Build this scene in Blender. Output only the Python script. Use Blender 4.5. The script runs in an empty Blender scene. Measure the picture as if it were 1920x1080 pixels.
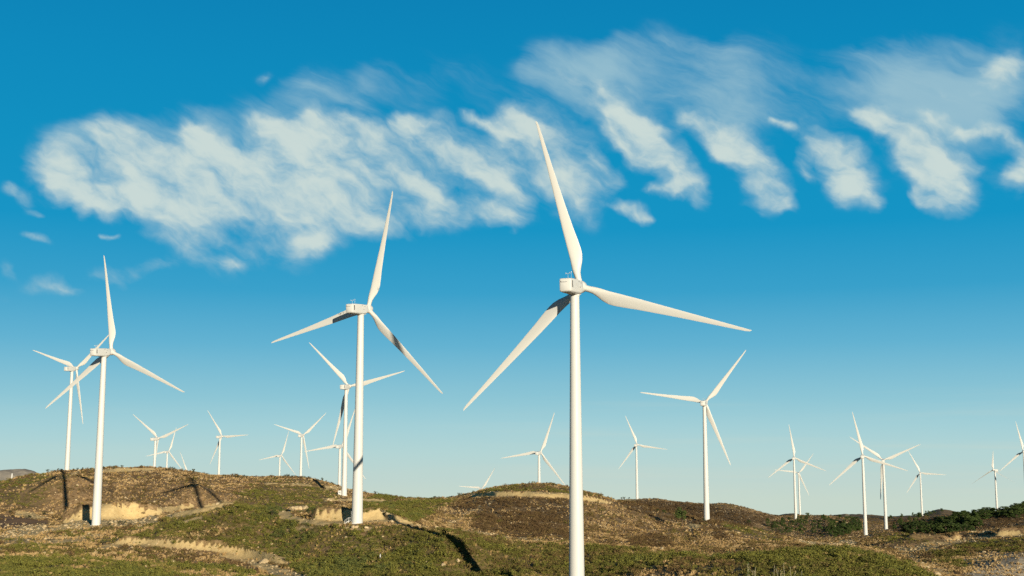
import bpy, bmesh, math, random
import numpy as np
from mathutils import Matrix, Vector

rng = np.random.default_rng(7)
random.seed(7)
S = bpy.context.scene
COL = S.collection

# ------------------------------------------------------------------ camera geometry
F = 2295.86                      # focal length in pixels of a 1920 px wide picture
PITCH = math.radians(8.1487)
CP, SP = math.cos(PITCH), math.sin(PITCH)
D_SUN = np.array([-0.43295, 1.03831, -0.19629])     # direction the sunlight travels
D_SUN = D_SUN / np.linalg.norm(D_SUN)

def ray(u, v):
    x = (u - 960.0) / F
    q = (540.0 - v) / F
    return np.array([x, CP - q * SP, SP + q * CP])

def az_of(u, v=950.0):
    d = ray(u, v)
    return math.atan2(d[0], d[1])

def slope_of(u, v):
    d = ray(u, v)
    return d[2] / math.hypot(d[0], d[1])

def px_of(x, y, z):
    d = y * CP + z * SP
    q = z * CP - y * SP
    return 960 + F * x / d, 540 - F * q / d

# ------------------------------------------------------------------ noise
def _hash(ix, iy, seed):
    h = (ix.astype(np.int64) * 374761393 + iy.astype(np.int64) * 668265263 + seed * 974634777) & 0x7fffffff
    h = ((h ^ (h >> 13)) * 1274126177) & 0x7fffffff
    h = (h ^ (h >> 16)) & 0x7fffffff
    return h.astype(np.float64) / 0x7fffffff

def vnoise(x, y, seed=0):
    ix = np.floor(x); iy = np.floor(y)
    fx = x - ix; fy = y - iy
    fx = fx * fx * fx * (fx * (fx * 6 - 15) + 10); fy = fy * fy * fy * (fy * (fy * 6 - 15) + 10)
    a = _hash(ix, iy, seed); b = _hash(ix + 1, iy, seed)
    c = _hash(ix, iy + 1, seed); d = _hash(ix + 1, iy + 1, seed)
    return (a + (b - a) * fx) * (1 - fy) + (c + (d - c) * fx) * fy

def fbm(x, y, wl, octv=4, seed=0, gain=0.5):
    out = np.zeros_like(x); amp = 1.0; tot = 0
    for o in range(octv):
        k = 2.0 ** o / wl
        out += amp * (vnoise(x * k + 17.3 * o, y * k - 9.1 * o, seed + o) * 2 - 1)
        tot += amp; amp *= gain
    return out / tot

def sstep(a, b, x):
    t = np.clip((x - a) / (b - a), 0, 1)
    return t * t * (3 - 2 * t)

# ------------------------------------------------------------------ terrain: ridge and valley curves
# every curve is a list of (picture column, picture row, distance in metres)
CURVES = [
 # just below the frame
 [(0,1112,185),(300,1112,185),(560,1110,185),(800,1118,180),(1080,1131.8,176.5),(1300,1118,160),(1600,1112,150),(1750,1118,160),(1920,1120,190)],
 # foreground slope
 [(0,1042,252),(300,1048,256),(450,1058,252),(560,1055,246),(700,1048,228),(850,1048,215),(960,1056,212),(1080,1070,212),(1300,1064,190),(1500,1060,182),(1700,1074,190),(1800,1096,205),(1920,1080,270)],
 # first ridge
 [(0,1005,315),(180,985.5,340),(250,985,326),(330,968,312),(440,947,300),(530,958,286),(600,977,264),(669,980,255.5),(735,984,251),(785,991,243),(850,1000,245),(960,1018,250),(1100,1024,250),(1250,1036,236),(1330,1046,232),(1410,1041,226),(1500,1034,220),(1570,1029,218),(1640,1037,218),(1700,1058,220),(1750,1080,225),(1800,1085,235),(1920,1060,300)],
 # bank behind the first ridge
 [(0,993,385),(60,988,385),(110,982,388),(150,972,386),(250,972,386),(330,972,382),(440,968,372),(530,970,340),(590,968,292),(669,969,284),(735,966,282),(785,985,282),(850,1006,290),(960,1026,295),(1100,1032,298),(1250,1044,290),(1330,1054,288),(1410,1050,285),(1500,1044,285),(1600,1042,290),(1700,1060,300),(1800,1062,290),(1920,1042,335)],
 # hidden hollow
 [(0,984,430),(110,980,438),(250,984,436),(350,985,432),(440,980,420),(530,975,400),(600,965,350),(669,962,345),(735,960,340),(800,972,335),(850,1003,322),(960,1020,335),(1100,1026,340),(1250,1038,345),(1330,1047,345),(1410,1046,350),(1500,1038,360),(1600,1036,370),(1700,1046,380),(1800,1042,360),(1920,1025,375)],
 # foot of the hills
 [(0,968,460),(60,966,466),(125,964,478),(250,958,466),(361,938,468),(450,940,468),(530,940,460),(600,940,480),(643,940,490),(700,945,470),(800,955,430),(880,975,400),(960,990,388),(1100,1003,385),(1250,1016,392),(1330,1022,392),(1410,1025,395),(1500,1024,400),(1600,1030,420),(1700,1030,430),(1800,1022,420),(1920,1012,420)],
 # mid slope
 [(0,930,508),(122,925,500),(250,925,500),(366,905,487),(430,915,505),(500,918,515),(600,905,552),(643,929.7,517),(700,932,540),(800,941,500),(880,948,452),(960,945,450),(1070,950,450),(1150,968,452),(1250,984,458),(1325,975.6,483.5),(1400,995,462),(1500,1013,462),(1600,1022,480),(1700,1016,490),(1800,1004,480),(1920,997,465)],
 # crest of the near hills
 [(0,905,560),(40,893,566),(75,885,572),(125,881,585),(160,879,585),(200,877.5,585),(250,876,590),(290,877,590),(320,881,590),(363,887,592),(410,893,596),(460,895,600),(525,893.5,608),(560,896,612),(600,901.5,618),(640,912,624),(700,925,632),(750,934,640),(800,937,640),(850,933,628),(880,925,600),(920,915,560),(960,909.5,535),(1000,907,522),(1040,908.5,520),(1070,914,518),(1100,922,515),(1140,932,510),(1160,938,508),(1200,946,505),(1230,954,503),(1260,963,502),(1290,970,500),(1325,978,500),(1400,990,500),(1440,1000,505),(1480,1008,510),(1520,1018,515),(1560,1021,530),(1624,1012,600),(1664,1008,610),(1700,1008,600),(1750,1003,590),(1800,1000,560),(1850,998,540),(1920,995,530)],
 # behind the crest
 [(0,935,660),(160,912,680),(290,915,690),(460,930,700),(640,945,715),(800,955,720),(900,955,690),(1000,955,640),(1100,960,640),(1160,965,650),(1250,978,660),(1325,985,660),(1400,1003,640),(1480,1014,640),(1560,1014,640),(1624,1004.1,744),(1664,998,770),(1700,1003,720),(1750,1009,680),(1800,1006,660),(1850,1003,640),(1920,1000,640)],
 # far slopes
 [(0,935,850),(160,935,850),(290,951,858),(460,945,860),(640,968,840),(800,965,850),(1000,985,800),(1100,975,830),(1160,955,850),(1250,958,850),(1325,967,850),(1400,985,830),(1440,998,820),(1500,1003,800),(1560,1003,800),(1610,1001,830),(1664,994.4,847),(1700,1000,850),(1750,1004,850),(1800,992,820),(1850,986,800),(1920,984,780)],
 # far crest
 [(0,935,1010),(290,935,1010),(460,922,1040),(560,928,961),(640,950,1010),(800,950,1010),(1000,965,1010),(1100,950,1025),(1150,936,1035),(1195,936.5,1037),(1230,937,1010),(1260,942,985),(1300,945,965),(1330,948,960),(1360,947.5,960),(1380,949,960),(1410,957,960),(1440,967,960),(1455,972,965),(1492,971,985),(1530,971,985),(1560,972,985),(1600,979,985),(1624,985,985),(1664,990,985),(1700,985,1000),(1750,977,1010),(1800,969,1020),(1850,964,1060),(1880,960,1100),(1920,955,1110)],
 # hollow beyond
 [(0,925,1250),(290,933,1250),(460,940,1245),(640,945,1250),(900,998,1290),(1100,960,1250),(1195,953,1240),(1300,958,1230),(1400,968,1230),(1455,973,1240),(1500,974,1310),(1560,974,1250),(1624,974,1240),(1690,970,1260),(1729,969,1313),(1770,968,1310),(1820,970,1300),(1920,965,1300)],
 # farthest skyline
 [(0,925,1700),(460,935,1700),(900,950,1700),(1100,955,1700),(1400,966,1600),(1450,970,1550),(1480,965,1520),(1495,967,1520),(1520,971,1550),(1550,969,1550),(1580,967,1550),(1610,966,1550),(1640,967,1550),(1665,970,1550),(1690,968,1550),(1720,967,1600),(1740,962,1750),(1755,956,1800),(1766,954.5,1800),(1780,957,1800),(1800,961,1800),(1815,965,1800),(1840,967,1800),(1920,965,1800)],
 [(0,912,3190),(60,914,3190),(100,925,3190),(300,940,3190),(900,960,3190),(1920,985,3190)],
 [(-30,883,3300),(0,881.5,3300),(15,880.5,3300),(30,879.5,3300),(48,880,3300),(60,883.5,3300),(75,890,3300),(100,910,3300),(300,945,3400),(900,965,3400),(1920,985,3400)],
 [(0,955,4600),(100,965,4600),(900,985,4600),(1920,990,4600)],
]
UC = np.arange(-200, 2121, 4.0)
def curve_cols(c):
    us = np.array([p[0] for p in c], float)
    sl = np.array([slope_of(p[0], p[1]) for p in c]); rr = np.array([p[2] for p in c], float)
    s = np.interp(UC, us, sl); r = np.interp(UC, us, rr)
    k = np.exp(-0.5 * (np.arange(-6, 7) / 2.2) ** 2); k /= k.sum()
    s = np.convolve(np.pad(s, 6, mode='edge'), k, 'valid'); r = np.convolve(np.pad(r, 6, mode='edge'), k, 'valid')
    return r, s * r
AZC = np.array([az_of(u) for u in UC])
CR = [curve_cols(c) for c in CURVES]

# polar grid
DAZ = math.radians(0.05); HALF = math.radians(29.6)
az_d = np.arange(-HALF, HALF + 1e-9, DAZ)
az_c = []
a, st = HALF, DAZ
while a < math.pi - math.radians(3):
    st = min(st * 1.5, math.radians(6)); a += st; az_c.append(min(a, math.pi - 0.03))
az_c = np.array(az_c)
AZ = np.concatenate([-az_c[::-1], az_d, az_c])
R_ = [3.0]
while R_[-1] < 26000:
    r = R_[-1]
    g = 0.06 if r < 120 else (0.0031 if r < 620 else (0.0048 if r < 1150 else (0.008 if r < 3700 else 0.08)))
    R_.append(r * (1 + g))
RR = np.array(R_)
NA, NR = len(AZ), len(RR)

def pchip(xk, yk, x):
    h = np.diff(xk); d = np.diff(yk) / h
    m = np.zeros_like(yk)
    for i in range(1, len(xk) - 1):
        if d[i-1] * d[i] > 0:
            w1 = 2 * h[i] + h[i-1]; w2 = h[i] + 2 * h[i-1]
            m[i] = (w1 + w2) / (w1 / d[i-1] + w2 / d[i])
    m[0] = d[0]; m[-1] = d[-1]
    i = np.clip(np.searchsorted(xk, x) - 1, 0, len(xk) - 2)
    t = np.clip((x - xk[i]) / h[i], 0, 1)
    return ((2*t**3-3*t**2+1)*yk[i] + (t**3-2*t**2+t)*h[i]*m[i] + (-2*t**3+3*t**2)*yk[i+1] + (t**3-t**2)*h[i]*m[i+1])

Z = np.zeros((NA, NR))
for i, a in enumerate(AZ):
    ac = min(max(a, AZC[0]), AZC[-1])
    xk = [0.0, 25.0, 70.0]; yk = [-1.75, -3.6, -8.0]
    for (r, z) in CR:
        rk = float(np.interp(ac, AZC, r)); zk = float(np.interp(ac, AZC, z))
        if rk < xk[-1] + 4: rk = xk[-1] + 4
        xk.append(rk); yk.append(zk)
    xk += [7000.0, 27000.0]; yk += [-420.0, -1900.0]
    zz = pchip(np.array(xk), np.array(yk), RR)
    wb = float(sstep(math.radians(35), math.radians(75), np.array(abs(a))))
    zb = -1.75 - 14 * (1 - np.exp(-RR / 120.0)) - RR * 0.006
    Z[i] = zz * (1 - wb) + zb * wb
X = np.sin(AZ)[:, None] * RR[None, :]
Y = np.cos(AZ)[:, None] * RR[None, :]

# relief
near = sstep(60, 200, RR)[None, :]
Z += near * (fbm(X, Y, 42, 3, 3) * 0.55 * np.clip(RR / 500, .4, 2.5)[None, :])
Z += near * (fbm(X, Y, 9, 3, 11) * 0.42 * np.clip(RR / 500, .5, 2)[None, :])
Z += near * (fbm(X, Y, 2.6, 2, 19) * 0.16)
Z += near * sstep(240, 330, RR)[None, :] * fbm(X, Y * .7, 21, 2, 47) * 0.55
# runnels down the slopes
run = np.abs(fbm(X * 1.0, Y * 0.45, 26, 3, 31))
Z -= near * (1 - sstep(0.0, 0.16, run)) * 0.5 * sstep(330, 420, RR)[None, :]

def bank(pts, h, w, L, fade=18, rough=0.25):
    """raise the ground behind a line given as (column, distance): a cut face of height h"""
    global Z
    us = np.array([p[0] for p in pts], float); rs = np.array([p[1] for p in pts], float)
    ua = np.interp(AZ, AZC, UC)
    rl = np.interp(ua, us, rs)[:, None]
    env = (sstep(us[0] - fade, us[0] + fade, ua) * (1 - sstep(us[-1] - fade, us[-1] + fade, ua)))[:, None]
    env = env * ((np.abs(AZ) < HALF)[:, None])
    rl = rl + fbm(X, Y, 10, 2, 77) * w * 0.9
    t = RR[None, :] - rl
    Z += env * h * (1 + rough * fbm(X, Y, 6, 3, 55)) * sstep(0, w, t) * np.exp(-np.maximum(t - w, 0) / L)

PM = None
def view_grid():
    """picture column/row of every ground point and whether the camera sees it"""
    U, V = px_of(X, np.maximum(Y, 1e-3), Z)
    sl = Z / RR[None, :]
    rm = np.maximum.accumulate(sl, axis=1)
    vis = (sl >= rm - 0.0012) & (Y > 20) & (np.abs(AZ) < HALF)[:, None]
    return U, V, sl, rm, vis

def hit(u, v, rmin=120, rmax=1e9):
    a = az_of(u, v); i = int(np.clip(np.searchsorted(AZ, a), 0, NA - 1))
    s = slope_of(u, v)
    j0 = int(np.searchsorted(RR, rmin))
    j1 = int(np.searchsorted(RR, rmax))
    sl = Z[i, j0:j1] / RR[j0:j1]
    ok = np.nonzero(sl >= s)[0]
    j = j0 + (ok[0] if len(ok) else int(np.argmax(sl)))
    return a, RR[j]

def height(x, y):
    a = math.atan2(x, y); r = math.hypot(x, y)
    i = int(np.clip(np.searchsorted(AZ, a) - 1, 0, NA - 2)); j = int(np.clip(np.searchsorted(RR, r) - 1, 0, NR - 2))
    t = (a - AZ[i]) / (AZ[i+1] - AZ[i]); q = (r - RR[j]) / (RR[j+1] - RR[j])
    return float((Z[i, j] * (1-t) + Z[i+1, j] * t) * (1-q) + (Z[i, j+1] * (1-t) + Z[i+1, j+1] * t) * q)

def anchor(x, y, z, sig):
    global Z
    dz = z - height(x, y)
    a = math.atan2(x, y); r = math.hypot(x, y)
    m = sig * 3.2
    i0, i1 = np.searchsorted(AZ, a - m / r), np.searchsorted(AZ, a + m / r)
    j0, j1 = np.searchsorted(RR, r - m), np.searchsorted(RR, r + m)
    xx, yy = X[i0:i1, j0:j1], Y[i0:i1, j0:j1]
    Z[i0:i1, j0:j1] += dz * np.exp(-((xx - x)**2 + (yy - y)**2) / (2 * sig * sig))

# banks, cuttings and berms seen in the picture
bank([(108, 386), (150, 378), (215, 376), (260, 378), (310, 380)], 4.4, 9.0, 16, 22, .5)
bank([(588, 265), (640, 261.5), (690, 260.5), (716, 259.5)], 2.7, 1.5, 12, 8)
bank([(722, 259.5), (770, 257)], 1.0, 1.6, 8, 8)
def bank_px(line, h, w, L, fade=14, rl=(120, 640)):
    bank([(u, hit(u, v, *rl)[1]) for u, v in line], h, w, L, fade)
bank_px([(225,1020),(330,1026),(380,1031),(460,1045),(530,1060)], 1.7, 2.0, 6)
bank_px([(884,934),(930,932),(1000,932),(1068,936),(1100,939),(1140,945)], 1.5, 2.2, 12, 14, (440, 530))
bank_px([(296,962),(340,956),(362,953)], 1.2, 3, 8, 8)
bank_px([(320,972),(380,963),(440,949)], 1.0, 3, 8, 8)
bank_px([(200,884),(240,882),(290,883)], 0.8, 3, 8, 8)
bank_px([(496,910),(585,911)], 0.9, 2, 8, 8)
bank_px([(612,919),(655,920)], 0.9, 2, 8, 8)
bank_px([(610,940),(655,940),(722,941)], 0.9, 3, 9, 10)
bank([(1864,452),(1945,452)], 2.4, 2.2, 10, 8)
bank_px([(1700,1028),(1760,1020),(1800,1010),(1862,1006)], 1.3, 4, 10, 10, (400, 500))

def shadow_pt(base, u, v):
    b = np.array(base); n = np.cross(D_SUN, [0, 0, 1.0]); d = ray(u, v)
    return n.dot(b) / n.dot(d) * d
B3, B1, B2, B4 = (9.1, 176.3, -19.5), (-107.7, 322.3, -15.9), (-31.5, 253.5, -12.0), (-69.3, 512.5, -13.3)
for (bs, u, v, sg) in [(B3,905,1085,5),(B3,885,1062,5),(B3,870,1045,5),(B3,858,1030,4.5),(B3,845,1016,4.5),(B3,828,1006,4.5),(B3,812,1000,4.5),(B3,798,996,4.5),(B3,785,992,4.5),(B3,770,989,4),(B3,738,976,4),
                       (B1,125,964,9),(B1,122,930,9),(B1,119,895,10),(B2,361,935,8),(B2,365,912,8),
                       (B4,586,899,7),(B4,603,911,7),(B4,618,925,7)]:
    p = shadow_pt(bs, u, v); anchor(p[0], p[1], p[2], sg)
def knoll(u, v, dz, sg, rmin=300, rmax=900):
    a, r = hit(u, v, rmin, rmax); x, y = math.sin(a) * r, math.cos(a) * r
    anchor(x, y, height(x, y) + dz, sg)
knoll(1722, 1019, 2.2, 8, 380, 520); knoll(1690, 1017, 1.4, 6, 380, 520); knoll(1905, 1075, -3.2, 5.0, 200, 420); knoll(1925, 1068, 2.5, 6, 200, 420)
knoll(1795, 1078, -2.0, 3.5, 180, 420); knoll(1765, 1002, 5, 14, 640, 960); knoll(1712, 993, -4, 12, 760, 960); knoll(1420, 1036, 1.5, 5, 300, 460)
for _ in range(2):
    for (bs, sg) in [(B3,7),(B1,6),(B2,4),(B4,7),((74.7,477.6,-21.6),7),((202.8,714.7,-41.0),9),((243.7,811.6,-43.2),9),((103.9,1032,-29.7),14)]:
        anchor(*bs, sg)

U, V, SL, RM, VIS = view_grid()

# ------------------------------------------------------------------ ground cover zones
def inpoly(poly, x, y):
    c = np.zeros(x.shape, bool)
    n = len(poly)
    for i in range(n):
        x0, y0 = poly[i]; x1, y1 = poly[(i + 1) % n]
        if y0 == y1: continue
        k = ((y0 > y) != (y1 > y)) & (x < (x1 - x0) * (y - y0) / (y1 - y0) + x0)
        c ^= k
    return c

jx = fbm(X, Y, 6, 3, 101); jy = fbm(X, Y, 6, 3, 103)
jx2 = fbm(X, Y, 1.6, 2, 107); jy2 = fbm(X, Y, 1.6, 2, 109)
def zone(poly, val, out, jit=5.0, rlim=(0, 1e9), aspect=0.5, combine='max'):
    xs = [p[0] for p in poly]; ys = [p[1] for p in poly]
    pad = jit * 3
    sel = VIS & (U > min(xs) - pad) & (U < max(xs) + pad) & (V > min(ys) - pad) & (V < max(ys) + pad)
    sel &= (RR > rlim[0])[None, :] & (RR < rlim[1])[None, :]
    uu, vv = U[sel], V[sel]
    acc = np.zeros(uu.shape)
    for k in (0.35, 0.7, 1.0, 1.3):
        acc += inpoly(poly, uu + jx[sel] * jit * 2 * k + jx2[sel] * jit * .7, vv + jy[sel] * jit * 2 * k * aspect + jy2[sel] * jit * aspect * .7)
    acc = acc / 4 * val
    if combine == 'max': out[sel] = np.maximum(out[sel], acc)
    elif combine == 'min': out[sel] = np.minimum(out[sel], 1 - acc)

def strip(top, bottom): return top + bottom[::-1]
BARE = np.zeros_like(Z); GREEN = np.zeros_like(Z); DARK = np.zeros_like(Z); BROWN = np.zeros_like(Z); GREY = np.zeros_like(Z)
for poly, val, jit, asp in [
  ([(108,986),(135,968),(160,955),(180,946),(215,944),(262,949),(302,963),(295,980),(235,986),(185,990),(150,986)], 1, 3, .5),
  ([(0,1001),(30,989),(95,984),(155,982),(162,990),(60,1003),(0,1015)], .75, 6, .5),
  ([(28,956),(62,961),(92,971),(60,972),(28,967)], 1, 3, .4),
  ([(288,955),(340,945),(362,947),(355,953),(300,961)], 1, 3, .4),
  ([(318,962),(370,952),(425,938),(442,944),(380,963),(310,973)], .75, 5, .5),
  ([(338,981),(384,964),(379,975),(350,984)], 1, 3, .5),
  ([(218,1010),(300,1012),(340,1014),(420,1025),(470,1030),(540,1047),(548,1062),(460,1046),(380,1031),(325,1028),(228,1023)], 1, 1.3, .4),
  ([(412,1036),(470,1048),(522,1062),(590,1086),(545,1092),(500,1072),(462,1056),(412,1043)], 1, 1.2, .4),
  ([(0,1010),(90,1003),(140,1008),(90,1022),(0,1026)], .5, 7, .5),
  ([(90,1014),(180,1001),(200,1004),(110,1022)], .6, 6, .5),
  ([(170,1028),(215,1012),(235,1016),(235,1026),(195,1032)], .7, 6, .6),
  ([(255,1026),(330,1030),(420,1044),(440,1062),(380,1052),(300,1040),(250,1036)], .25, 7, .6),
  ([(590,985),(592,958),(640,955),(722,957),(740,966),(775,982),(765,986),(735,978),(700,981),(640,982)], 1, 2, .4),
  ([(542,957),(546,949),(575,947),(580,957)], 1, 2, .4),
  ([(518,960),(545,957),(550,967),(605,977),(590,983),(528,973)], .9, 3, .4),
  ([(640,985),(660,988),(705,990),(690,998),(648,996)], .6, 5, .5),
  ([(530,990),(570,983),(590,990),(545,997)], .5, 5, .5),
  ([(182,881),(235,876),(292,879),(286,883),(190,886)], 1, 2, .3),
  ([(74,887),(98,881),(96,887),(76,890)], .9, 2, .3),
  ([(128,890),(152,881),(150,888),(130,894)], .7, 3, .4),
  ([(494,905),(585,907),(588,912),(496,910)], .8, 3, .3),
  ([(608,911),(660,914),(660,920),(610,918)], .8, 3, .3),
  ([(606,934),(660,934),(725,937),(722,943),(610,941)], .8, 4, .35),
  ([(880,926),(930,921),(1000,922),(1070,925),(1120,933),(1148,941),(1140,945),(1100,939),(1068,936),(1000,932),(930,931),(882,932)], 1, 2, .3),
  ([(768,983),(850,992),(930,1001),(928,1004),(850,996),(770,987)], .85, 2, .3),
  ([(924,1003),(960,1006),(1010,1011),(1045,1016),(1010,1015),(960,1010)], 1, 2, .3),
  ([(850,992),(880,968),(905,952),(930,943),(925,938),(890,950),(840,980)], .5, 7, .7),
  ([(1315,1046),(1330,1041),(1345,1046),(1330,1050)], 1, 3, .4),
  ([(1280,988),(1300,979),(1320,984),(1305,992)], .7, 5, .5),
  ([(1484,1008),(1520,1015),(1560,1019),(1605,1014),(1610,1022),(1560,1026),(1515,1022)], .85, 3, .35),
  ([(1572,1014),(1604,1010),(1606,1020),(1575,1021)], .9, 3, .35),
  ([(1690,1030),(1740,1016),(1800,1004),(1862,997),(1870,1004),(1815,1016),(1770,1028),(1720,1040)], .55, 8, .6),
  ([(1866,997),(1925,998),(1925,1006),(1868,1006)], 1, 3, .3),
  ([(1790,1046),(1850,1036),(1925,1034),(1925,1085),(1800,1085),(1830,1066)], .55, 9, .5),
  ([(1660,1020),(1690,1024),(1760,1058),(1800,1085),(1755,1085),(1700,1050)], .55, 8, .6),
  ([(1574,976),(1600,982),(1626,990),(1624,993),(1598,986),(1573,979)], 1, 1, .3),
  ([(1148,934),(1195,934),(1196,940),(1150,940)], .7, 2, .3),
  ([(1540,968),(1552,968),(1552,971),(1540,971)], 1, .6, .3),
  ([(1585,965),(1593,965),(1593,968),(1585,968)], 1, .6, .3),
  ([(815,1004),(850,1010),(900,1060),(880,1062),(840,1030)], .0, 5, .5),
  ([(640,1015),(690,1012),(740,1030),(760,1082),(690,1082),(660,1050)], .35, 9, .8),
]:
    if val > 0: zone(poly, val, BARE, jit, aspect=asp)
for poly, val, jit in [
  ([(0,1024),(170,1034),(250,1040),(430,1064),(545,1090),(0,1090)], 1, 10),
  ([(0,1008),(90,1000),(200,992),(240,1000),(215,1030),(120,1040),(0,1040)], .6, 12),
  ([(170,1012),(240,992),(330,969),(440,947),(530,957),(590,986),(700,984),(780,990),(860,1000),(960,1018),(1100,1024),(1250,1036),(1330,1046),(1410,1041),(1500,1034),(1570,1029),(1640,1037),(1700,1058),(1760,1090),(560,1090),(530,1050),(420,1026),(330,1014),(220,1009)], 1, 4),
  ([(680,935),(720,928),(760,937),(860,936),(830,950),(790,975),(760,982),(720,962),(660,952)], .9, 8),
  ([(430,935),(500,900),(600,903),(640,930),(600,955),(520,957),(470,945)], .65, 12),
  ([(0,905),(70,888),(120,892),(90,940),(0,950)], .6, 14),
  ([(850,930),(920,916),(1000,908),(1080,918),(1140,934),(1000,921),(900,923)], .6, 6),
  ([(1340,978),(1420,990),(1480,1010),(1440,1015),(1380,1000)], .5, 10),
  ([(1640,1004),(1700,1000),(1760,1012),(1740,1022),(1660,1018)], .6, 8),
  ([(1800,1012),(1925,1008),(1925,1034),(1840,1036),(1790,1030)], .55, 10),
  ([(1740,1030),(1800,1028),(1840,1050),(1800,1066),(1750,1050)], .6, 8),
]: zone(poly, val, GREEN, jit)
for poly, val, jit in [
  ([(840,948),(900,936),(1065,936),(1068,1012),(960,1005),(880,992),(905,962)], .8, 10),
  ([(1170,1018),(1210,1000),(1260,1004),(1260,1024),(1200,1026)], .8, 9),
  ([(1330,985),(1355,980),(1370,1010),(1340,1015)], .7, 8),
  ([(430,895),(540,893),(600,900),(520,903)], .4, 8),
  ([(1150,938),(1270,942),(1320,946),(1460,970),(1400,990),(1250,975),(1180,955)], .9, 5),
  ([(1440,975),(1640,975),(1640,1005),(1450,1005)], .35, 8),
  ([(1670,980),(1925,955),(1925,985),(1840,990),(1760,1005),(1680,1002)], .75, 8),
  ([(1800,1014),(1925,1010),(1925,1034),(1820,1036)], .6, 8),
]: zone(poly, val, DARK, jit)
zone([(0,966),(40,970),(92,976),(92,990),(40,990),(0,994)], 1, BROWN, 3)
zone([(1790,1030),(1925,1030),(1925,1090),(1790,1090)], 1, GREY, 8)
Z += BARE * near * (fbm(X, Y, 3.4, 3, 131) * 0.28) * (RR < 1300)[None, :]
sel_far = (RR > 1240)[None, :] & (RR < 2000)[None, :] & (U > 1380)
DARK[sel_far] = .3; GREEN[sel_far] = .15
# the far range at the left
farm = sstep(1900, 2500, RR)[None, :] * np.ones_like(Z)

# ------------------------------------------------------------------ materials
def mat(name, rough=0.8, spec=0.2):
    m = bpy.data.materials.new(name); m.use_nodes = True
    nt = m.node_tree; b = nt.nodes['Principled BSDF']
    b.inputs['Roughness'].default_value = rough
    b.inputs['Specular IOR Level'].default_value = spec
    return m, nt, b
def N(nt, t, **kw):
    n = nt.nodes.new(t)
    for k, v in kw.items(): setattr(n, k, v)
    return n
def ramp(nt, fac, stops, interp='LINEAR'):
    r = N(nt, 'ShaderNodeValToRGB'); r.color_ramp.interpolation = interp
    e = r.color_ramp.elements
    while len(e) < len(stops): e.new(0.5)
    for el, (p, c) in zip(e, stops):
        el.position = p; el.color = (*c, 1) if len(c) == 3 else c
    if fac is not None: nt.links.new(fac, r.inputs['Fac'])
    return r.outputs['Color']
def noise(nt, vec, scale, detail=4, rough=0.55, dist=0.0):
    n = N(nt, 'ShaderNodeTexNoise'); n.inputs['Scale'].default_value = scale
    n.inputs['Detail'].default_value = detail; n.inputs['Roughness'].default_value = rough; n.inputs['Distortion'].default_value = dist
    nt.links.new(vec, n.inputs['Vector']); return n.outputs['Fac']
def mix(nt, fac, a, b, mode='MIX'):
    m = N(nt, 'ShaderNodeMix', data_type='RGBA', blend_type=mode)
    for sock, v in ((m.inputs['Factor'], fac), (m.inputs['A'], a), (m.inputs['B'], b)):
        if hasattr(v, 'is_linked') or isinstance(v, bpy.types.NodeSocket): nt.links.new(v, sock)
        elif isinstance(v, (int, float)): sock.default_value = v
        else: sock.default_value = (*v, 1)
    return m.outputs['Result']
def math_(nt, op, a, b=0.0, c=None, clamp=False):
    m = N(nt, 'ShaderNodeMath', operation=op); m.use_clamp = clamp
    for s, v in zip(m.inputs, (a, b, c)):
        if v is None: continue
        if isinstance(v, bpy.types.NodeSocket): nt.links.new(v, s)
        else: s.default_value = v
    return m.outputs[0]

# painted steel of towers, nacelles, blades
def paint(name, base, grime):
    m, nt, b = mat(name, 0.42, 0.35)
    tc = N(nt, 'ShaderNodeTexCoord').outputs['Object']
    mp = N(nt, 'ShaderNodeMapping'); mp.inputs['Scale'].default_value = (2.2, 2.2, 0.12); nt.links.new(tc, mp.inputs['Vector'])
    n1 = noise(nt, mp.outputs['Vector'], 1.0, 5, 0.6)
    n2 = noise(nt, tc, 0.5, 4, 0.6)
    f = math_(nt, 'MULTIPLY', ramp(nt, n1, [(0.45, (0, 0, 0)), (0.8, (1, 1, 1))]), 0.35)
    c = mix(nt, f, base, grime)
    c = mix(nt, math_(nt, 'MULTIPLY', n2, 0.14), c, grime)
    nt.links.new(c, b.inputs['Base Color'])
    nt.links.new(math_(nt, 'MULTIPLY_ADD', n2, 0.25, 0.32), b.inputs['Roughness'])
    return m
M_TOWER = paint('tower_paint', (0.765, 0.75, 0.69), (0.64, 0.61, 0.53))
M_BLADE = paint('blade_gelcoat', (0.76, 0.74, 0.67), (0.68, 0.64, 0.56))
M_NAC = paint('nacelle_paint', (0.75, 0.735, 0.675), (0.61, 0.585, 0.52))
M_BLACK, _nt, _b = mat('dark_opening', 0.7); _b.inputs['Base Color'].default_value = (0.02, 0.02, 0.022, 1)
M_GALV, _nt, _b = mat('galvanised_steel', 0.5); _b.inputs['Base Color'].default_value = (0.62, 0.62, 0.58, 1); _b.inputs['Metallic'].default_value = 0.2

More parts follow.
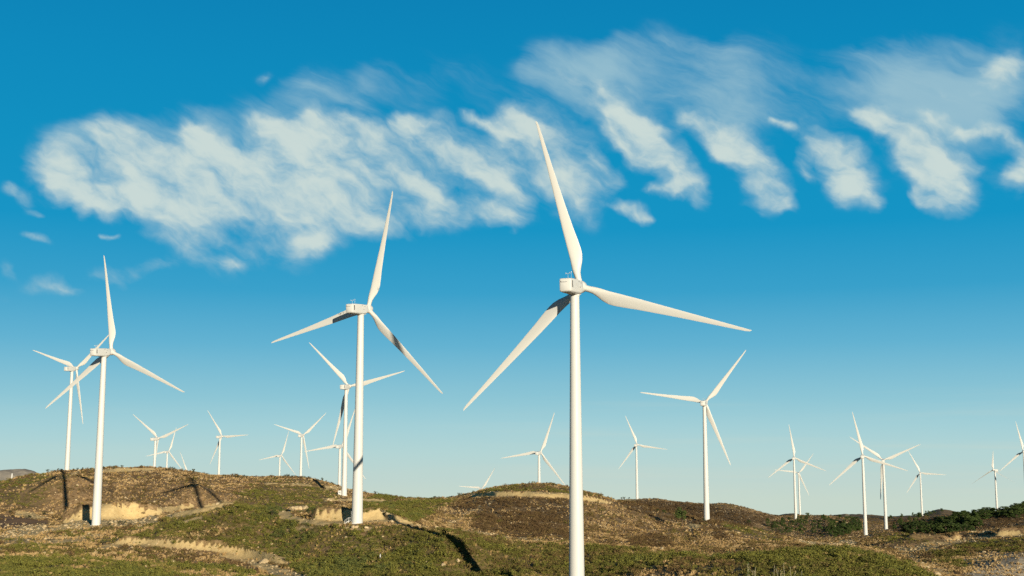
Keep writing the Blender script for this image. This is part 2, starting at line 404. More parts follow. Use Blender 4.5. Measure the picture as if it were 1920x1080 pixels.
# ground
M_GROUND, nt, b = mat('hill_ground', 0.95, 0.1)
tc = N(nt, 'ShaderNodeTexCoord').outputs['Object']
zn = N(nt, 'ShaderNodeAttribute', attribute_name='zones'); sep = N(nt, 'ShaderNodeSeparateColor'); nt.links.new(zn.outputs['Color'], sep.inputs[0])
zn2 = N(nt, 'ShaderNodeAttribute', attribute_name='zones_b'); sep2 = N(nt, 'ShaderNodeSeparateColor'); nt.links.new(zn2.outputs['Color'], sep2.inputs[0])
n_s = noise(nt, tc, 1.1, 6, 0.65); n_m = noise(nt, tc, 0.16, 5, 0.6); n_f = noise(nt, tc, 4.5, 4, 0.7); n_l = noise(nt, tc, 0.03, 4, 0.55)
soil = mix(nt, ramp(nt, n_s, [(0.38, (0, 0, 0)), (0.62, (1, 1, 1))]), (0.26, 0.155, 0.075), (0.56, 0.37, 0.18))
herbf = math_(nt, 'MULTIPLY', sep.outputs['Green'], ramp(nt, n_m, [(0.36, (.15, .15, .15)), (0.52, (1, 1, 1))]))
soil = mix(nt, ramp(nt, n_m, [(0.42, (0, 0, 0)), (0.66, (.75, .75, .75))]), soil, (0.15, 0.11, 0.055))
herb = mix(nt, ramp(nt, n_s, [(0.35, (0, 0, 0)), (0.65, (1, 1, 1))]), (0.125, 0.105, 0.034), (0.36, 0.25, 0.10))
c = mix(nt, herbf, soil, herb)
c = mix(nt, math_(nt, 'MULTIPLY', sep.outputs['Blue'], 0.7), c, (0.115, 0.085, 0.045))
c = mix(nt, sep2.outputs['Red'], c, mix(nt, n_f, (0.20, 0.125, 0.075), (0.27, 0.175, 0.10)))
pale = mix(nt, ramp(nt, n_s, [(0.3, (0, 0, 0)), (0.7, (1, 1, 1))]), (0.62, 0.435, 0.19), (0.82, 0.61, 0.29))
pale = mix(nt, math_(nt, 'MULTIPLY', ramp(nt, n_f, [(0.55, (0, 0, 0)), (0.8, (1, 1, 1))]), 0.35), pale, (0.42, 0.30, 0.15))
pale = mix(nt, sep2.outputs['Green'], pale, mix(nt, n_f, (0.46, 0.385, 0.27), (0.64, 0.55, 0.40)))
bf = math_(nt, 'MULTIPLY_ADD', math_(nt, 'SUBTRACT', n_s, 0.5), 1.1, sep.outputs['Red'])
c = mix(nt, ramp(nt, bf, [(0.35, (0, 0, 0)), (0.6, (1, 1, 1))]), c, pale)
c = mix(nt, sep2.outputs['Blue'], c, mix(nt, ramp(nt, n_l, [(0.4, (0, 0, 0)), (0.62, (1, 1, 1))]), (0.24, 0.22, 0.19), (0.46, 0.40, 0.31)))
nt.links.new(c, b.inputs['Base Color'])
bp = N(nt, 'ShaderNodeBump'); bp.inputs['Strength'].default_value = 0.7; bp.inputs['Distance'].default_value = 0.16
nt.links.new(math_(nt, 'ADD', n_s, math_(nt, 'MULTIPLY', n_f, 0.35)), bp.inputs['Height']); nt.links.new(bp.outputs['Normal'], b.inputs['Normal'])

# ------------------------------------------------------------------ ground mesh
def grid_mesh(name):
    me = bpy.data.meshes.new(name)
    nv = NA * NR
    co = np.stack([X, Y, Z], -1).reshape(-1, 3).astype(np.float32)
    i = np.arange(NA - 1)[:, None] * NR; j = np.arange(NR - 1)[None, :]
    a = (i + j).ravel(); q = np.stack([a, a + 1, a + NR + 1, a + NR], 1)
    # close the ring behind the camera
    j = np.arange(NR - 1); q2 = np.stack([(NA - 1) * NR + j, (NA - 1) * NR + j + 1, j + 1, j], 1)
    q = np.concatenate([q, q2])[:, ::-1]
    # centre fan
    co = np.concatenate([co, np.array([[0, 0, -1.75]], np.float32)])
    i = np.arange(NA); tri = np.stack([np.full(NA, nv), ((i + 1) % NA) * NR, i * NR], 1)
    me.vertices.add(len(co)); me.vertices.foreach_set('co', co.ravel())
    nl = q.size + tri.size
    me.loops.add(nl); me.loops.foreach_set('vertex_index', np.concatenate([q.ravel(), tri.ravel()]).astype(np.int32))
    nf = len(q) + len(tri)
    ls = np.concatenate([np.arange(len(q)) * 4, len(q) * 4 + np.arange(len(tri)) * 3]).astype(np.int32)
    me.polygons.add(nf); me.polygons.foreach_set('loop_start', ls)
    me.polygons.foreach_set('use_smooth', np.ones(nf, bool))
    me.update(calc_edges=True)
    for nm, chans in (('zones', (BARE, GREEN, DARK)), ('zones_b', (BROWN, GREY, farm))):
        at = me.attributes.new(nm, 'FLOAT_COLOR', 'POINT')
        d = np.ones((len(co), 4), np.float32)
        for k, ch in enumerate(chans): d[:nv, k] = ch.ravel(); d[nv:, k] = 0
        at.data.foreach_set('color', d.ravel())
    return me
g = bpy.data.objects.new('ground', grid_mesh('ground')); COL.objects.link(g)
g['kind'] = 'structure'; g['label'] = 'dry rolling hills with bare pale earth and low scrub'; g['category'] = 'ground'
g.data.materials.append(M_GROUND)

# ------------------------------------------------------------------ small mesh builder
class MB:
    def __init__(s): s.v = []; s.f = []; s.m = []
    def add(s, vs, fs, m=0):
        o = len(s.v); s.v += [tuple(map(float, p)) for p in vs]; s.f += [tuple(i + o for i in f) for f in fs]; s.m += [m] * len(fs)
    def loft(s, rings, cap0=True, cap1=True, m=0):
        n = len(rings[0]); vs = [p for r in rings for p in r]; fs = []
        for k in range(len(rings) - 1):
            for i in range(n):
                a = k * n + i; b_ = k * n + (i + 1) % n
                fs.append((a, b_, b_ + n, a + n))
        if cap0: fs.append(tuple(range(n))[::-1])
        if cap1: fs.append(tuple(range((len(rings) - 1) * n, len(rings) * n)))
        s.add(vs, fs, m)
    def box(s, c, d, R=None, m=0):
        vs = []
        for x in (-1, 1):
            for y in (-1, 1):
                for z in (-1, 1):
                    p = Vector((x * d[0] / 2, y * d[1] / 2, z * d[2] / 2))
                    if R is not None: p = R @ p
                    vs.append((p.x + c[0], p.y + c[1], p.z + c[2]))
        s.add(vs, [(0,1,3,2),(4,6,7,5),(0,4,5,1),(2,3,7,6),(0,2,6,4),(1,5,7,3)], m)
    def tube(s, p, q, r0, r1, n=10, m=0, cap=True):
        p, q = Vector(p), Vector(q); a = (q - p).normalized()
        e = a.orthogonal().normalized(); f_ = a.cross(e)
        s.loft([[p + (e * math.cos(t) + f_ * math.sin(t)) * r0 for t in [2 * math.pi * i / n for i in range(n)]],
                [q + (e * math.cos(t) + f_ * math.sin(t)) * r1 for t in [2 * math.pi * i / n for i in range(n)]]], cap, cap, m)
    def mesh(s, name, mats, smooth=False, angle=None):
        me = bpy.data.meshes.new(name); me.from_pydata(s.v, [], s.f)
        for mm in mats: me.materials.append(mm)
        me.polygons.foreach_set('material_index', s.m)
        if len(s.f) < 3000:
            bm = bmesh.new(); bm.from_mesh(me); bmesh.ops.recalc_face_normals(bm, faces=bm.faces); bm.to_mesh(me); bm.free()
        if smooth: me.polygons.foreach_set('use_smooth', [True] * len(s.f))
        me.update()
        if angle is not None: me.set_sharp_from_angle(angle=math.radians(angle))
        return me
def link(name, me, parent=None, M=None):
    o = bpy.data.objects.new(name, me); COL.objects.link(o)
    if parent is not None: o.parent = parent
    if M is not None: o.matrix_local = M
    return o
def tag(o, label, cat=None, group=None, kind=None):
    o['label'] = label
    if cat: o['category'] = cat
    if group: o['group'] = group
    if kind: o['kind'] = kind

# ------------------------------------------------------------------ wind turbine meshes
HT = 43.8           # tower height used for the mesh; scaled slightly on each site
def tower_mesh():
    b_ = MB(); n = 40; rings = []
    zs = [-1.5, 0.0]
    for k in range(1, 5): zs += [HT * k / 4 - 0.09, HT * k / 4 - 0.03] if k < 4 else [HT - 0.35]
    prof = []
    for z in zs:
        prof.append((z, 1.13 - (1.13 - 0.65) * max(z, 0) / HT))
    rings = [[(r * math.cos(t), r * math.sin(t), z) for t in [2*math.pi*i/n for i in range(n)]] for z, r in prof]
    b_.loft(rings)
    b_.loft([[(r * math.cos(t), r * math.sin(t), z) for t in [2*math.pi*i/n for i in range(n)]] for z, r in ((HT - .35, .70), (HT + .02, .72))])
    for k in (1, 2, 3):   # flange seams, a few millimetres proud
        z = HT * k / 4; r = 1.13 - 0.48 * k / 4 + .006
        b_.loft([[(r * math.cos(t), r * math.sin(t), zz) for t in [2*math.pi*i/n for i in range(n)]] for zz in (z - .10, z + .02)])
    # foundation collar
    b_.loft([[(r * math.cos(t), r * math.sin(t), z) for t in [2*math.pi*i/n for i in range(n)]] for z, r in ((-1.2, 1.5), (.10, 1.5), (.12, 1.2))])
    return b_.mesh('tower', [M_TOWER], True, 40)
ME_TOWER = tower_mesh()

def rrect(w, h, rad, y, zc, n=5):
    pts = []
    for (sx, sz, a0) in ((1, 1, 0), (-1, 1, 90), (-1, -1, 180), (1, -1, 270)):
        for k in range(n + 1):
            t = math.radians(a0 + 90 * k / n)
            pts.append((sx * (w/2 - rad) + rad * math.cos(t), y, zc + sz * (h/2 - rad) + rad * math.sin(t)))
    return pts
def nacelle_mesh():
    b_ = MB()
    st = [(-4.62, 1.45, 1.60, .16, -.17), (-4.54, 1.68, 1.84, .24, -.17), (-4.35, 1.78, 1.96, .26, -.18), (-3.0, 1.86, 2.06, .28, -.19), (-0.5, 1.92, 2.08, .30, -.21),
          (.8, 1.88, 1.98, .36, -.20), (1.5, 1.74, 1.78, .5, -.12), (1.95, 1.5, 1.5, .6, -.02)]
    b_.loft([rrect(w, h, r, y, z) for (y, w, h, r, z) in st])
    # bed plate under the housing, around the yaw bearing
    b_.box((0, -.35, -1.26), (1.25, 2.6, .10))
    return b_.mesh('nacelle', [M_NAC], True, 38)
OV = 2.9
ME_NAC = nacelle_mesh()
# nacelle frame: rotor axis is +Y, rotor centre at y=+2.9 in front of the tower axis (y=0)
_fix = MB()
def nacelle_mesh2():
    me = ME_NAC
    return me
def hub_mesh():
    b_ = MB(); n = 32
    prof = [(1.98, .74), (2.05, .84), (2.5, .92), (3.1, .93), (3.5, .86), (3.85, .70), (4.1, .48), (4.24, .25), (4.28, .06)]
    b_.loft([[(r * math.cos(t), y, r * math.sin(t)) for t in [-2*math.pi*i/n for i in range(n)]] for y, r in prof])
    return b_.mesh('hub', [M_NAC], True, 50)
ME_HUB = hub_mesh()

def blade_mesh():
    b_ = MB(); n = 20; rings = []
    st = [(.55, .92, .92, 16, 1), (1.5, .94, .92, 16, 1), (2.1, 1.06, .86, 16, .75), (2.8, 1.36, .74, 15, .4), (3.7, 1.72, .58, 14, .1), (4.7, 1.93, .46, 12.5, 0), (5.6, 1.95, .40, 11, 0),
          (7, 1.83, .34, 9, 0), (9, 1.62, .285, 7, 0), (12, 1.35, .225, 4.6, 0), (15, 1.10, .175, 2.8, 0), (18, .88, .13, 1.4, 0), (21, .67, .095, .4, 0), (23.5, .50, .065, -.2, 0), (25.2, .36, .045, -.5, 0), (25.8, .24, .03, -.5, 0), (26.0, .08, .015, -.5, 0)]
    for (z, c_, t_, tw, circ) in st:
        ring = []
        le = -0.46 - 0.0 * z if circ >= 1 else None
        for i in range(n):
            a_ = 2 * math.pi * i / n
            # airfoil from a squashed ellipse, blunt nose at -x, thin tail at +x
            ex = math.cos(a_); ey = math.sin(a_)
            xa = (ex * .5 + .5); th = ey * .5 * (1 if circ >= 1 else (1 - (1 - circ) * .55 * xa ** 1.4))
            lead = -0.46 + 0.26 * min(max((z - 9) / 17, 0), 1)        # nearly straight leading edge
            x = lead + xa * c_ if circ < 1 else ex * .5 * c_
            if 0 < circ < 1: x = (lead + xa * c_) * (1 - circ) + (ex * .5 * c_) * circ
            y = th * t_
            tt = math.radians(tw)
            bend = -0.55 * (max(z - 4, 0) / 22) ** 2                     # slight flap bend along the wind
            ring.append((x * math.cos(tt) - y * math.sin(tt), x * math.sin(tt) + y * math.cos(tt) + bend, z))
        rings.append(ring)
    b_.loft(rings)
    return b_.mesh('blade', [M_BLADE], True, 60)
ME_BLADE = blade_mesh()

def box_mesh(name, items, m):
    b_ = MB()
    for c_, d_ in items: b_.box(c_, d_)
    return b_.mesh(name, [m])
ME_REARSLOT = box_mesh('rear_vent', [((-.18, -4.618, .25), (.95, .03, .055)), ((-.63, -4.618, .30), (.10, .03, .15))], M_BLACK)
ME_SIDESLOT = box_mesh('side_vent', [((.925, -3.95, -.02), (.03, .24, 1.0))], M_BLACK)
ME_PORT = box_mesh('vent_port', [((0, 0, 0), (.03, .38, .07))], M_BLACK)
PORTS = ((.963, -.9, .47), (.963, .05, .36), (.963, -.35, -.28))
ME_HATCH = box_mesh('service_hatch', [((0, 0, 0), (.012, 1.0, .50))], M_NAC)
HATCHES = ((.963, -1.5, .06), (.963, -.2, .06))
def vane():
    b_ = MB()
    b_.tube((.15, -3.6, .83), (.15, -3.6, 1.62), .022, .018, 6); b_.tube((-.15, -3.6, 1.5), (.45, -3.6, 1.5), .018, .018, 6)
    b_.tube((-.15, -3.6, 1.45), (-.15, -3.6, 1.66), .06, .03, 6); b_.box((.45, -3.66, 1.6), (.02, .26, .16))
    b_.tube((.45, -3.6, 1.45), (.45, -3.6, 1.68), .02, .02, 6)
    return b_.mesh('wind_vane', [M_GALV])
ME_VANE = vane()
def mast():
    b_ = MB(); b_.tube((.5, -3.1, .82), (.5, -3.1, 1.75), .02, .015, 6); b_.tube((.5, -3.1, 1.68), (.5, -3.1, 1.84), .07, .05, 8)
    return b_.mesh('beacon', [M_GALV])
ME_BEACON = mast()
def door():
    b_ = MB(); b_.box((0, 0, 1.55), (.75, .06, 1.9)); b_.box((0, -.035, 2.35), (.5, .03, .12))
    return b_.mesh('door', [M_NAC])
ME_DOOR = door()
def stairs():
    b_ = MB()
    # straight flight along -x from the landing at the door
    b_.box((-1.55, 0, 1.0), (.95, .9, .07))
    for k in range(5): b_.box((-2.1 - .22 * k, 0, .82 - .19 * k), (.24, .85, .04))
    for y in (-.45, .45):
        b_.tube((-1.1, y, 1.95), (-2.0, y, 1.95), .05, .05, 6); b_.tube((-2.0, y, 1.95), (-3.1, y, 1.0), .05, .05, 6)
        for (x, z0, z1) in ((-1.15, .6, 1.95), (-2.0, .5, 1.95), (-3.1, -.1, 1.0)): b_.tube((x, y, z0), (x, y, z1), .045, .045, 6)
        b_.box((-2.5, y, .42), (1.35, .05, .22), Matrix.Rotation(math.radians(-41), 3, 'Y'))
        b_.tube((-1.9, y, -.5), (-1.9, y, 1.0), .05, .05, 6); b_.tube((-1.2, y, -.5), (-1.2, y, 1.0), .05, .05, 6)
    b_.v = [(-1.0 + (x + 1.0) * .75, y * .8, z * .62) for (x, y, z) in b_.v]
    return b_.mesh('entry_stairs', [M_TOWER])
ME_STAIRS = stairs()
def cabinet():
    b_ = MB(); b_.box((0, 0, .95), (1.3, 1.0, 2.3)); b_.box((0, 0, 2.14), (1.5, 1.2, .1))
    return b_.mesh('base_cabinet', [M_TOWER])
ME_CAB = cabinet()
def cab_louvre():
    b_ = MB()
    for k in range(5): b_.box((0, -.515, 1.2 + .12 * k), (.8, .03, .05))
    return b_.mesh('louvre', [M_BLACK])
ME_LOUV = cab_louvre()

TILT = math.radians(4.18)
GROUP_T = 'wind turbines of the wind farm'
def turbine(C, yaw, phase, label, detail=0, blades=None, extra=None, size=1.0):
    C = Vector(C); yaw = math.radians(yaw)
    a = Vector((math.sin(yaw) * math.cos(TILT), math.cos(yaw) * math.cos(TILT), math.sin(TILT)))
    r = Vector((math.cos(yaw), -math.sin(yaw), 0)); u = r.cross(a)
    top = C - a * OV * size - Vector((0, 0, 1.25 * size))
    gz = height(top.x, top.y)
    root = bpy.data.objects.new('wind_turbine', None); COL.objects.link(root)
    root.location = (top.x, top.y, gz); root.empty_display_size = 2
    tag(root, label, 'wind turbine', GROUP_T)
    base = Vector(root.location)
    fr = Matrix((r, a, u)).transposed().to_4x4()
    axle = C - a * OV * size - base                      # point on the rotor axis above the tower
    tw = link('tower', ME_TOWER, root, Matrix.Diagonal((1, 1, (top.z - gz) / HT, 1)))
    MN = Matrix.Translation(axle) @ fr @ Matrix.Scale(size, 4)
    nc = link('nacelle', ME_NAC, root, MN)
    hb = link('hub', ME_HUB, root, MN)
    if detail:
        for nm, me in (('rear_vent', ME_REARSLOT), ('side_vent', ME_SIDESLOT), ('wind_vane', ME_VANE), ('beacon', ME_BEACON)):
            link(nm, me, nc)
        for q in PORTS: link('vent_port', ME_PORT, nc, Matrix.Translation(q))
        for q in HATCHES: link('service_hatch', ME_HATCH, nc, Matrix.Translation(q))
    cen = C - base
    for k in range(3):
        ph = math.radians(phase + 120 * k)
        z = r * math.sin(ph) + u * math.cos(ph); x = r * math.cos(ph) - u * math.sin(ph)
        M = Matrix((x, a, z)).transposed().to_4x4()
        sc, pit = (1.0, 0.0) if blades is None else blades[k]
        M = Matrix.Translation(cen) @ M @ Matrix.Rotation(math.radians(pit), 4, 'Z') @ Matrix.Diagonal((size, size, sc * size, 1))
        link('blade', ME_BLADE, root, M)
    if extra == 'stairs':
        v = Vector((base.x, base.y, 0)).normalized(); ang = math.atan2(v.x, v.y)
        st_ = link('entry_stairs', ME_STAIRS, tw, Matrix.Rotation(-ang + math.radians(-22), 4, 'Z'))
        link('door', ME_DOOR, tw, Matrix.Rotation(-ang + math.radians(-22), 4, 'Z') @ Matrix.Translation((-1.12, 0, 0)) @ Matrix.Rotation(math.pi / 2, 4, 'Z'))
    if extra == 'cabinet':
        cb = link('base_cabinet', ME_CAB, tw, Matrix.Translation((-1.75, -.4, 0)))
        link('louvre', ME_LOUV, cb)
    return root

TURB = [
 ((10.1,179.0,25.8),20.0,106.8,'huge nearest white wind turbine whose tower foot is hidden below the scrub slope',1,None,None),
 ((-30.32,256.0,32.2),25.3,16.2,'tall white wind turbine with entry stairs in front of a pale cut bank',1,None,'stairs',.975),
 ((-106.6,325.0,29.4),20.8,115.8,'tall white wind turbine standing beside the pale earth mound, upper blade almost vertical',1,None,None),
 ((-201.4,565.6,43.4),19.4,50.9,'white wind turbine on the left hill, partly behind the turbine by the earth mound',1,None,None),
 ((-68.5,515.2,32.0),15.9,76.8,'white wind turbine with a small white cabinet at its foot',1,None,'cabinet'),
 ((75.6,480.4,23.6),17.1,39.7,'white wind turbine on the flank of the middle hill next to the round dark tree',1,None,None),
 ((-237.2,827.0,16.5),20.6,69.4,'distant white wind turbine behind the left crest, one blade hanging straight along its tower',0,None,None),
 ((-347.3,1250.2,11.8),14.4,19.8,'far small white wind turbine at the left crest, its upper blade crossing another blade',0,None,None),
 ((-241.1,1025.5,22.2),21.6,87.7,'distant white wind turbine alone on the left crest with one blade level to the right',0,None,None),
 ((-230.8,1237.1,7.8),19.3,20.3,'small far white wind turbine with short visible tower and shaded left blade root',0,None,None),
 ((-160.8,950.1,21.5),16.0,49.3,'distant white wind turbine with two upper blades spread in a wide Y',0,None,None),
 ((-104.8,761.2,10.7),16.9,22.3,'distant white wind turbine almost wholly hidden behind the two towers in line',0,None,None),
 ((-31.2,1296.0,-26.0),18.7,35.0,'far white wind turbine sunk behind the middle hill with only hub and two blades showing',0,None,None),
 ((17.4,751.9,6.6),20.3,22.3,'white wind turbine behind the round top of the middle hill',0,None,None),
 ((104.9,1034.8,15.5),18.6,99.2,'distant white wind turbine on the saddle between the nearest tower and the round tree',0,None,None),
 ((219.5,961.0,4.3),19.9,113.3,'distant white wind turbine over the wooded knoll, upper blade nearly upright',0,None,None),
 ((305.1,1316.7,-10.2),18.5,37.8,'small far white wind turbine just behind the one over the wooded knoll',0,None,None),
 ((203.7,717.4,4.3),19.7,109.4,'white wind turbine at the near edge of the low mound, front of a pair',0,None,None),
 ((244.6,814.4,2.1),18.5,66.6,'white wind turbine on top of the low mound with one shaded blade hanging down',0,None,None),
 ((432.7,1312.5,-9.9),19.0,94.7,'small far white wind turbine with shaded tower foot left of the pointed hill',0,None,None),
 ((438.7,1059.9,10.3),19.1,109.3,'white wind turbine cut by the picture edge above the pine covered ridge',0,None,None),
]
for t in TURB: turbine(*t)
# turbine whose rotor faces the other way, with blades turned edge-on
d = ray(1862.4, 881.0); P = d * (1150.0 / (d[1] * CP + d[2] * SP))
turbine(P, 231.0, 0.0, 'parked white wind turbine with two thin edge-on blades over the pine covered ridge', 0, [(.68, 25), (1, 86), (1, 86)])
# turbine of which only a blade tip rises over the left crest
d = ray(352.5, 893.0); P = d * (1240.0 / (d[1] * CP + d[2] * SP))
turbine(P, 19.0, -19.5, 'far white wind turbine showing a single blade above the left crest', 0)

# ------------------------------------------------------------------ foliage materials
def leaf_mat(name, stops, spread=0.35, attr=None):
    m, nt, b = mat(name, 0.9, 0.08)
    inf = N(nt, 'ShaderNodeObjectInfo')
    geo = N(nt, 'ShaderNodeNewGeometry')
    tc = N(nt, 'ShaderNodeTexCoord').outputs['Object']
    n = noise(nt, tc, 2.2, 3, 0.6)
    if attr:
        at = N(nt, 'ShaderNodeAttribute', attribute_name=attr, attribute_type='INSTANCER')
        f = at.outputs['Fac']
    else:
        f = inf.outputs['Random']
    isl = geo.outputs['Random Per Island']
    f = math_(nt, 'ADD', f, math_(nt, 'MULTIPLY', math_(nt, 'SUBTRACT', isl, 0.5), spread), clamp=True)
    c = ramp(nt, f, stops)
    c = mix(nt, math_(nt, 'MULTIPLY', n, 0.35), c, (0.05, 0.042, 0.02))
    nt.links.new(c, b.inputs['Base Color'])
    return m
M_SCRUB = leaf_mat('scrub_leaves', [(0.0, (0.125, 0.080, 0.040)), (0.25, (0.215, 0.130, 0.058)), (0.45, (0.23, 0.165, 0.055)), (0.6, (0.165, 0.168, 0.036)), (0.8, (0.265, 0.245, 0.047)), (1.0, (0.13, 0.158, 0.05))], 0.22, 'tint')
M_STRAW = leaf_mat('straw', [(0.0, (0.155, 0.158, 0.038)), (0.25, (0.30, 0.25, 0.058)), (0.42, (0.50, 0.32, 0.13)), (0.65, (0.67, 0.45, 0.20)), (1.0, (0.76, 0.57, 0.31))], 0.2, 'tint')
M_ROCK, nt, b = mat('pale_stone', 0.9, 0.15)
tc = N(nt, 'ShaderNodeTexCoord').outputs['Object']
nr = noise(nt, tc, 1.3, 6, 0.65)
c = ramp(nt, nr, [(0.3, (0.46, 0.34, 0.19)), (0.55, (0.64, 0.49, 0.28)), (0.75, (0.72, 0.58, 0.37))])
nt.links.new(c, b.inputs['Base Color'])
bp = N(nt, 'ShaderNodeBump'); bp.inputs['Strength'].default_value = 0.6; bp.inputs['Distance'].default_value = 0.2
nt.links.new(nr, bp.inputs['Height']); nt.links.new(bp.outputs['Normal'], b.inputs['Normal'])
M_PINE = leaf_mat('pine_needles', [(0.0, (0.042, 0.068, 0.02)), (0.5, (0.068, 0.108, 0.026)), (1.0, (0.105, 0.145, 0.038))], 0.5)
M_DRYLEAF = leaf_mat('dark_leaves', [(0.0, (0.045, 0.055, 0.025)), (0.5, (0.06, 0.075, 0.03)), (1.0, (0.09, 0.09, 0.04))], 0.5)
M_BARK, _n, _b = mat('bark', 0.9); _b.inputs['Base Color'].default_value = (0.13, 0.09, 0.06, 1)

def card(b_, p, size, nrm=None, m=0, asp=1.0):
    n = Vector(nrm) if nrm is not None else Vector((random.gauss(0, 1), random.gauss(0, 1), random.gauss(0, 1)))
    n.normalize(); e = n.orthogonal().normalized(); f_ = n.cross(e)
    t = random.uniform(0, 6.28); e, f_ = e * math.cos(t) + f_ * math.sin(t), f_ * math.cos(t) - e * math.sin(t)
    p = Vector(p); s_ = size * random.uniform(.6, 1.25)
    b_.add([p - e * s_, p - f_ * s_ * .55 * asp, p + e * s_ * 1.1, p + f_ * s_ * .5 * asp], [(0, 1, 2, 3)], m)
def shrub_proto(name, n, size, flat, m):
    b_ = MB()
    lobes = [(random.uniform(-.45, .45), random.uniform(-.45, .45), random.uniform(.25, .65), random.uniform(.3, .55)) for _ in range(5)]
    for i in range(n):
        lx, ly, lz, lr = random.choice(lobes)
        d_ = Vector((random.gauss(0, 1), random.gauss(0, 1), random.gauss(.25, 1))).normalized()
        q = lr * random.uniform(.55, 1.0)
        p = Vector((lx + d_.x * q, ly + d_.y * q, max(.03, (lz + d_.z * q) * flat)))
        nn = d_ + Vector((random.gauss(0, .5), random.gauss(0, .5), random.gauss(0, .5)))
        card(b_, p, size, nn, 0)
    return b_.mesh(name, [m])
def tuft_proto(name, n, m):
    b_ = MB()
    for i in range(n):
        a_ = random.uniform(0, 6.28); r_ = random.uniform(0, .35)
        p = Vector((r_ * math.cos(a_), r_ * math.sin(a_), -.05)); lean = Vector((math.cos(a_), math.sin(a_), 0)) * random.uniform(.05, .5)
        h = random.uniform(.5, 1.0); tip = p + lean + Vector((0, 0, h)); w = Vector((-math.sin(a_ + .7), math.cos(a_ + .7), 0)) * random.uniform(.03, .08)
        b_.add([p - w, p + w, tip + w * .5, tip - w * .4], [(0, 1, 2, 3)])
    return b_.mesh(name, [m])
def rock_bm(b_, c_, r_, seed, flat=.7, m=0):
    rn = random.Random(seed)
    ax = [Vector((rn.gauss(0, 1), rn.gauss(0, 1), rn.gauss(0, 1))).normalized() for _ in range(12)]
    dd = [rn.uniform(.62, 1.0) for _ in ax]
    n1, n2 = 8, 12
    vs = []
    for i in range(n1 + 1):
        th = math.pi * i / n1
        for j in range(n2):
            ph_ = 2 * math.pi * j / n2
            v_ = Vector((math.sin(th) * math.cos(ph_), math.sin(th) * math.sin(ph_), math.cos(th)))
            k = 1.15
            for a_, q in zip(ax, dd):
                t = v_.dot(a_)
                if t > 1e-3: k = min(k, q / t)
            vs.append((c_[0] + v_.x * k * r_, c_[1] + v_.y * k * r_, c_[2] + v_.z * k * r_ * flat))
    fs = []
    for i in range(n1):
        for j in range(n2):
            a_ = i * n2 + j; q = i * n2 + (j + 1) % n2
            fs.append((a_, a_ + n2, q + n2, q))
    b_.add(vs, fs, m)

# ------------------------------------------------------------------ scatter
def zlook(G, a, r):
    i = np.clip(np.searchsorted(AZ, a), 0, NA - 1); j = np.clip(np.searchsorted(RR, r), 0, NR - 1)
    return G[i, j]
def heights(a, r):
    i = np.clip(np.searchsorted(AZ, a) - 1, 0, NA - 2); j = np.clip(np.searchsorted(RR, r) - 1, 0, NR - 2)
    t = (a - AZ[i]) / (AZ[i+1] - AZ[i]); q = (r - RR[j]) / (RR[j+1] - RR[j])
    return (Z[i, j] * (1-t) + Z[i+1, j] * t) * (1-q) + (Z[i, j+1] * (1-t) + Z[i+1, j+1] * t) * q
def candidates(n, r0, r1, half=29.3):
    h = math.radians(half)
    a = rng.uniform(-h, h, n); r = np.sqrt(rng.uniform(r0 * r0, r1 * r1, n))
    z = heights(a, r)
    keep = (z / r) >= zlook(RM, a, r) - 2.6 / r           # drop what lies deep behind a ridge
    a, r, z = a[keep], r[keep], z[keep]
    return a, r, z
PROTO = bpy.data.collections.new('ground_cover_kinds')
def scatter(name, label, cat, protos, pos, scl, rotz, tint, tilt=None):
    cl = bpy.data.collections.new(name + '_kinds')
    for k, me in enumerate(protos):
        o = bpy.data.objects.new(f'{name}_kind', me); cl.objects.link(o)
    n = len(pos)
    me = bpy.data.meshes.new(name); me.vertices.add(n); me.vertices.foreach_set('co', pos.astype(np.float32).ravel())
    def at(nm, typ, key, arr):
        q = me.attributes.new(nm, typ, 'POINT'); q.data.foreach_set(key, arr.ravel())
    at('scl', 'FLOAT_VECTOR', 'vector', scl.astype(np.float32))
    rot = np.zeros((n, 3), np.float32); rot[:, 2] = rotz
    if tilt is not None: rot[:, 0] = tilt[:, 0]; rot[:, 1] = tilt[:, 1]
    at('rot', 'FLOAT_VECTOR', 'vector', rot)
    at('tint', 'FLOAT', 'value', tint.astype(np.float32))
    at('idx', 'INT', 'value', rng.integers(0, len(protos), n).astype(np.int32))
    o = bpy.data.objects.new(name, me); COL.objects.link(o)
    tag(o, label, cat, kind='stuff')
    ng = bpy.data.node_groups.new(name, 'GeometryNodeTree')
    ng.interface.new_socket('Geometry', in_out='INPUT', socket_type='NodeSocketGeometry'); ng.interface.new_socket('Geometry', in_out='OUTPUT', socket_type='NodeSocketGeometry')
    gi = ng.nodes.new('NodeGroupInput'); go = ng.nodes.new('NodeGroupOutput')
    ip = ng.nodes.new('GeometryNodeInstanceOnPoints'); ci = ng.nodes.new('GeometryNodeCollectionInfo')
    ci.inputs['Collection'].default_value = cl; ci.inputs['Separate Children'].default_value = True; ci.inputs['Reset Children'].default_value = True
    ip.inputs['Pick Instance'].default_value = True
    def na(nm, typ):
        q = ng.nodes.new('GeometryNodeInputNamedAttribute'); q.data_type = typ; q.inputs['Name'].default_value = nm; return q.outputs['Attribute']
    e2r = ng.nodes.new('FunctionNodeEulerToRotation')
    L = ng.links.new
    L(gi.outputs[0], ip.inputs['Points']); L(ci.outputs[0], ip.inputs['Instance']); L(na('idx', 'INT'), ip.inputs['Instance Index'])
    L(na('rot', 'FLOAT_VECTOR'), e2r.inputs[0]); L(e2r.outputs[0], ip.inputs['Rotation']); L(na('scl', 'FLOAT_VECTOR'), ip.inputs['Scale']); L(ip.outputs[0], go.inputs[0])
    md = o.modifiers.new('scatter', 'NODES'); md.node_group = ng
    return o

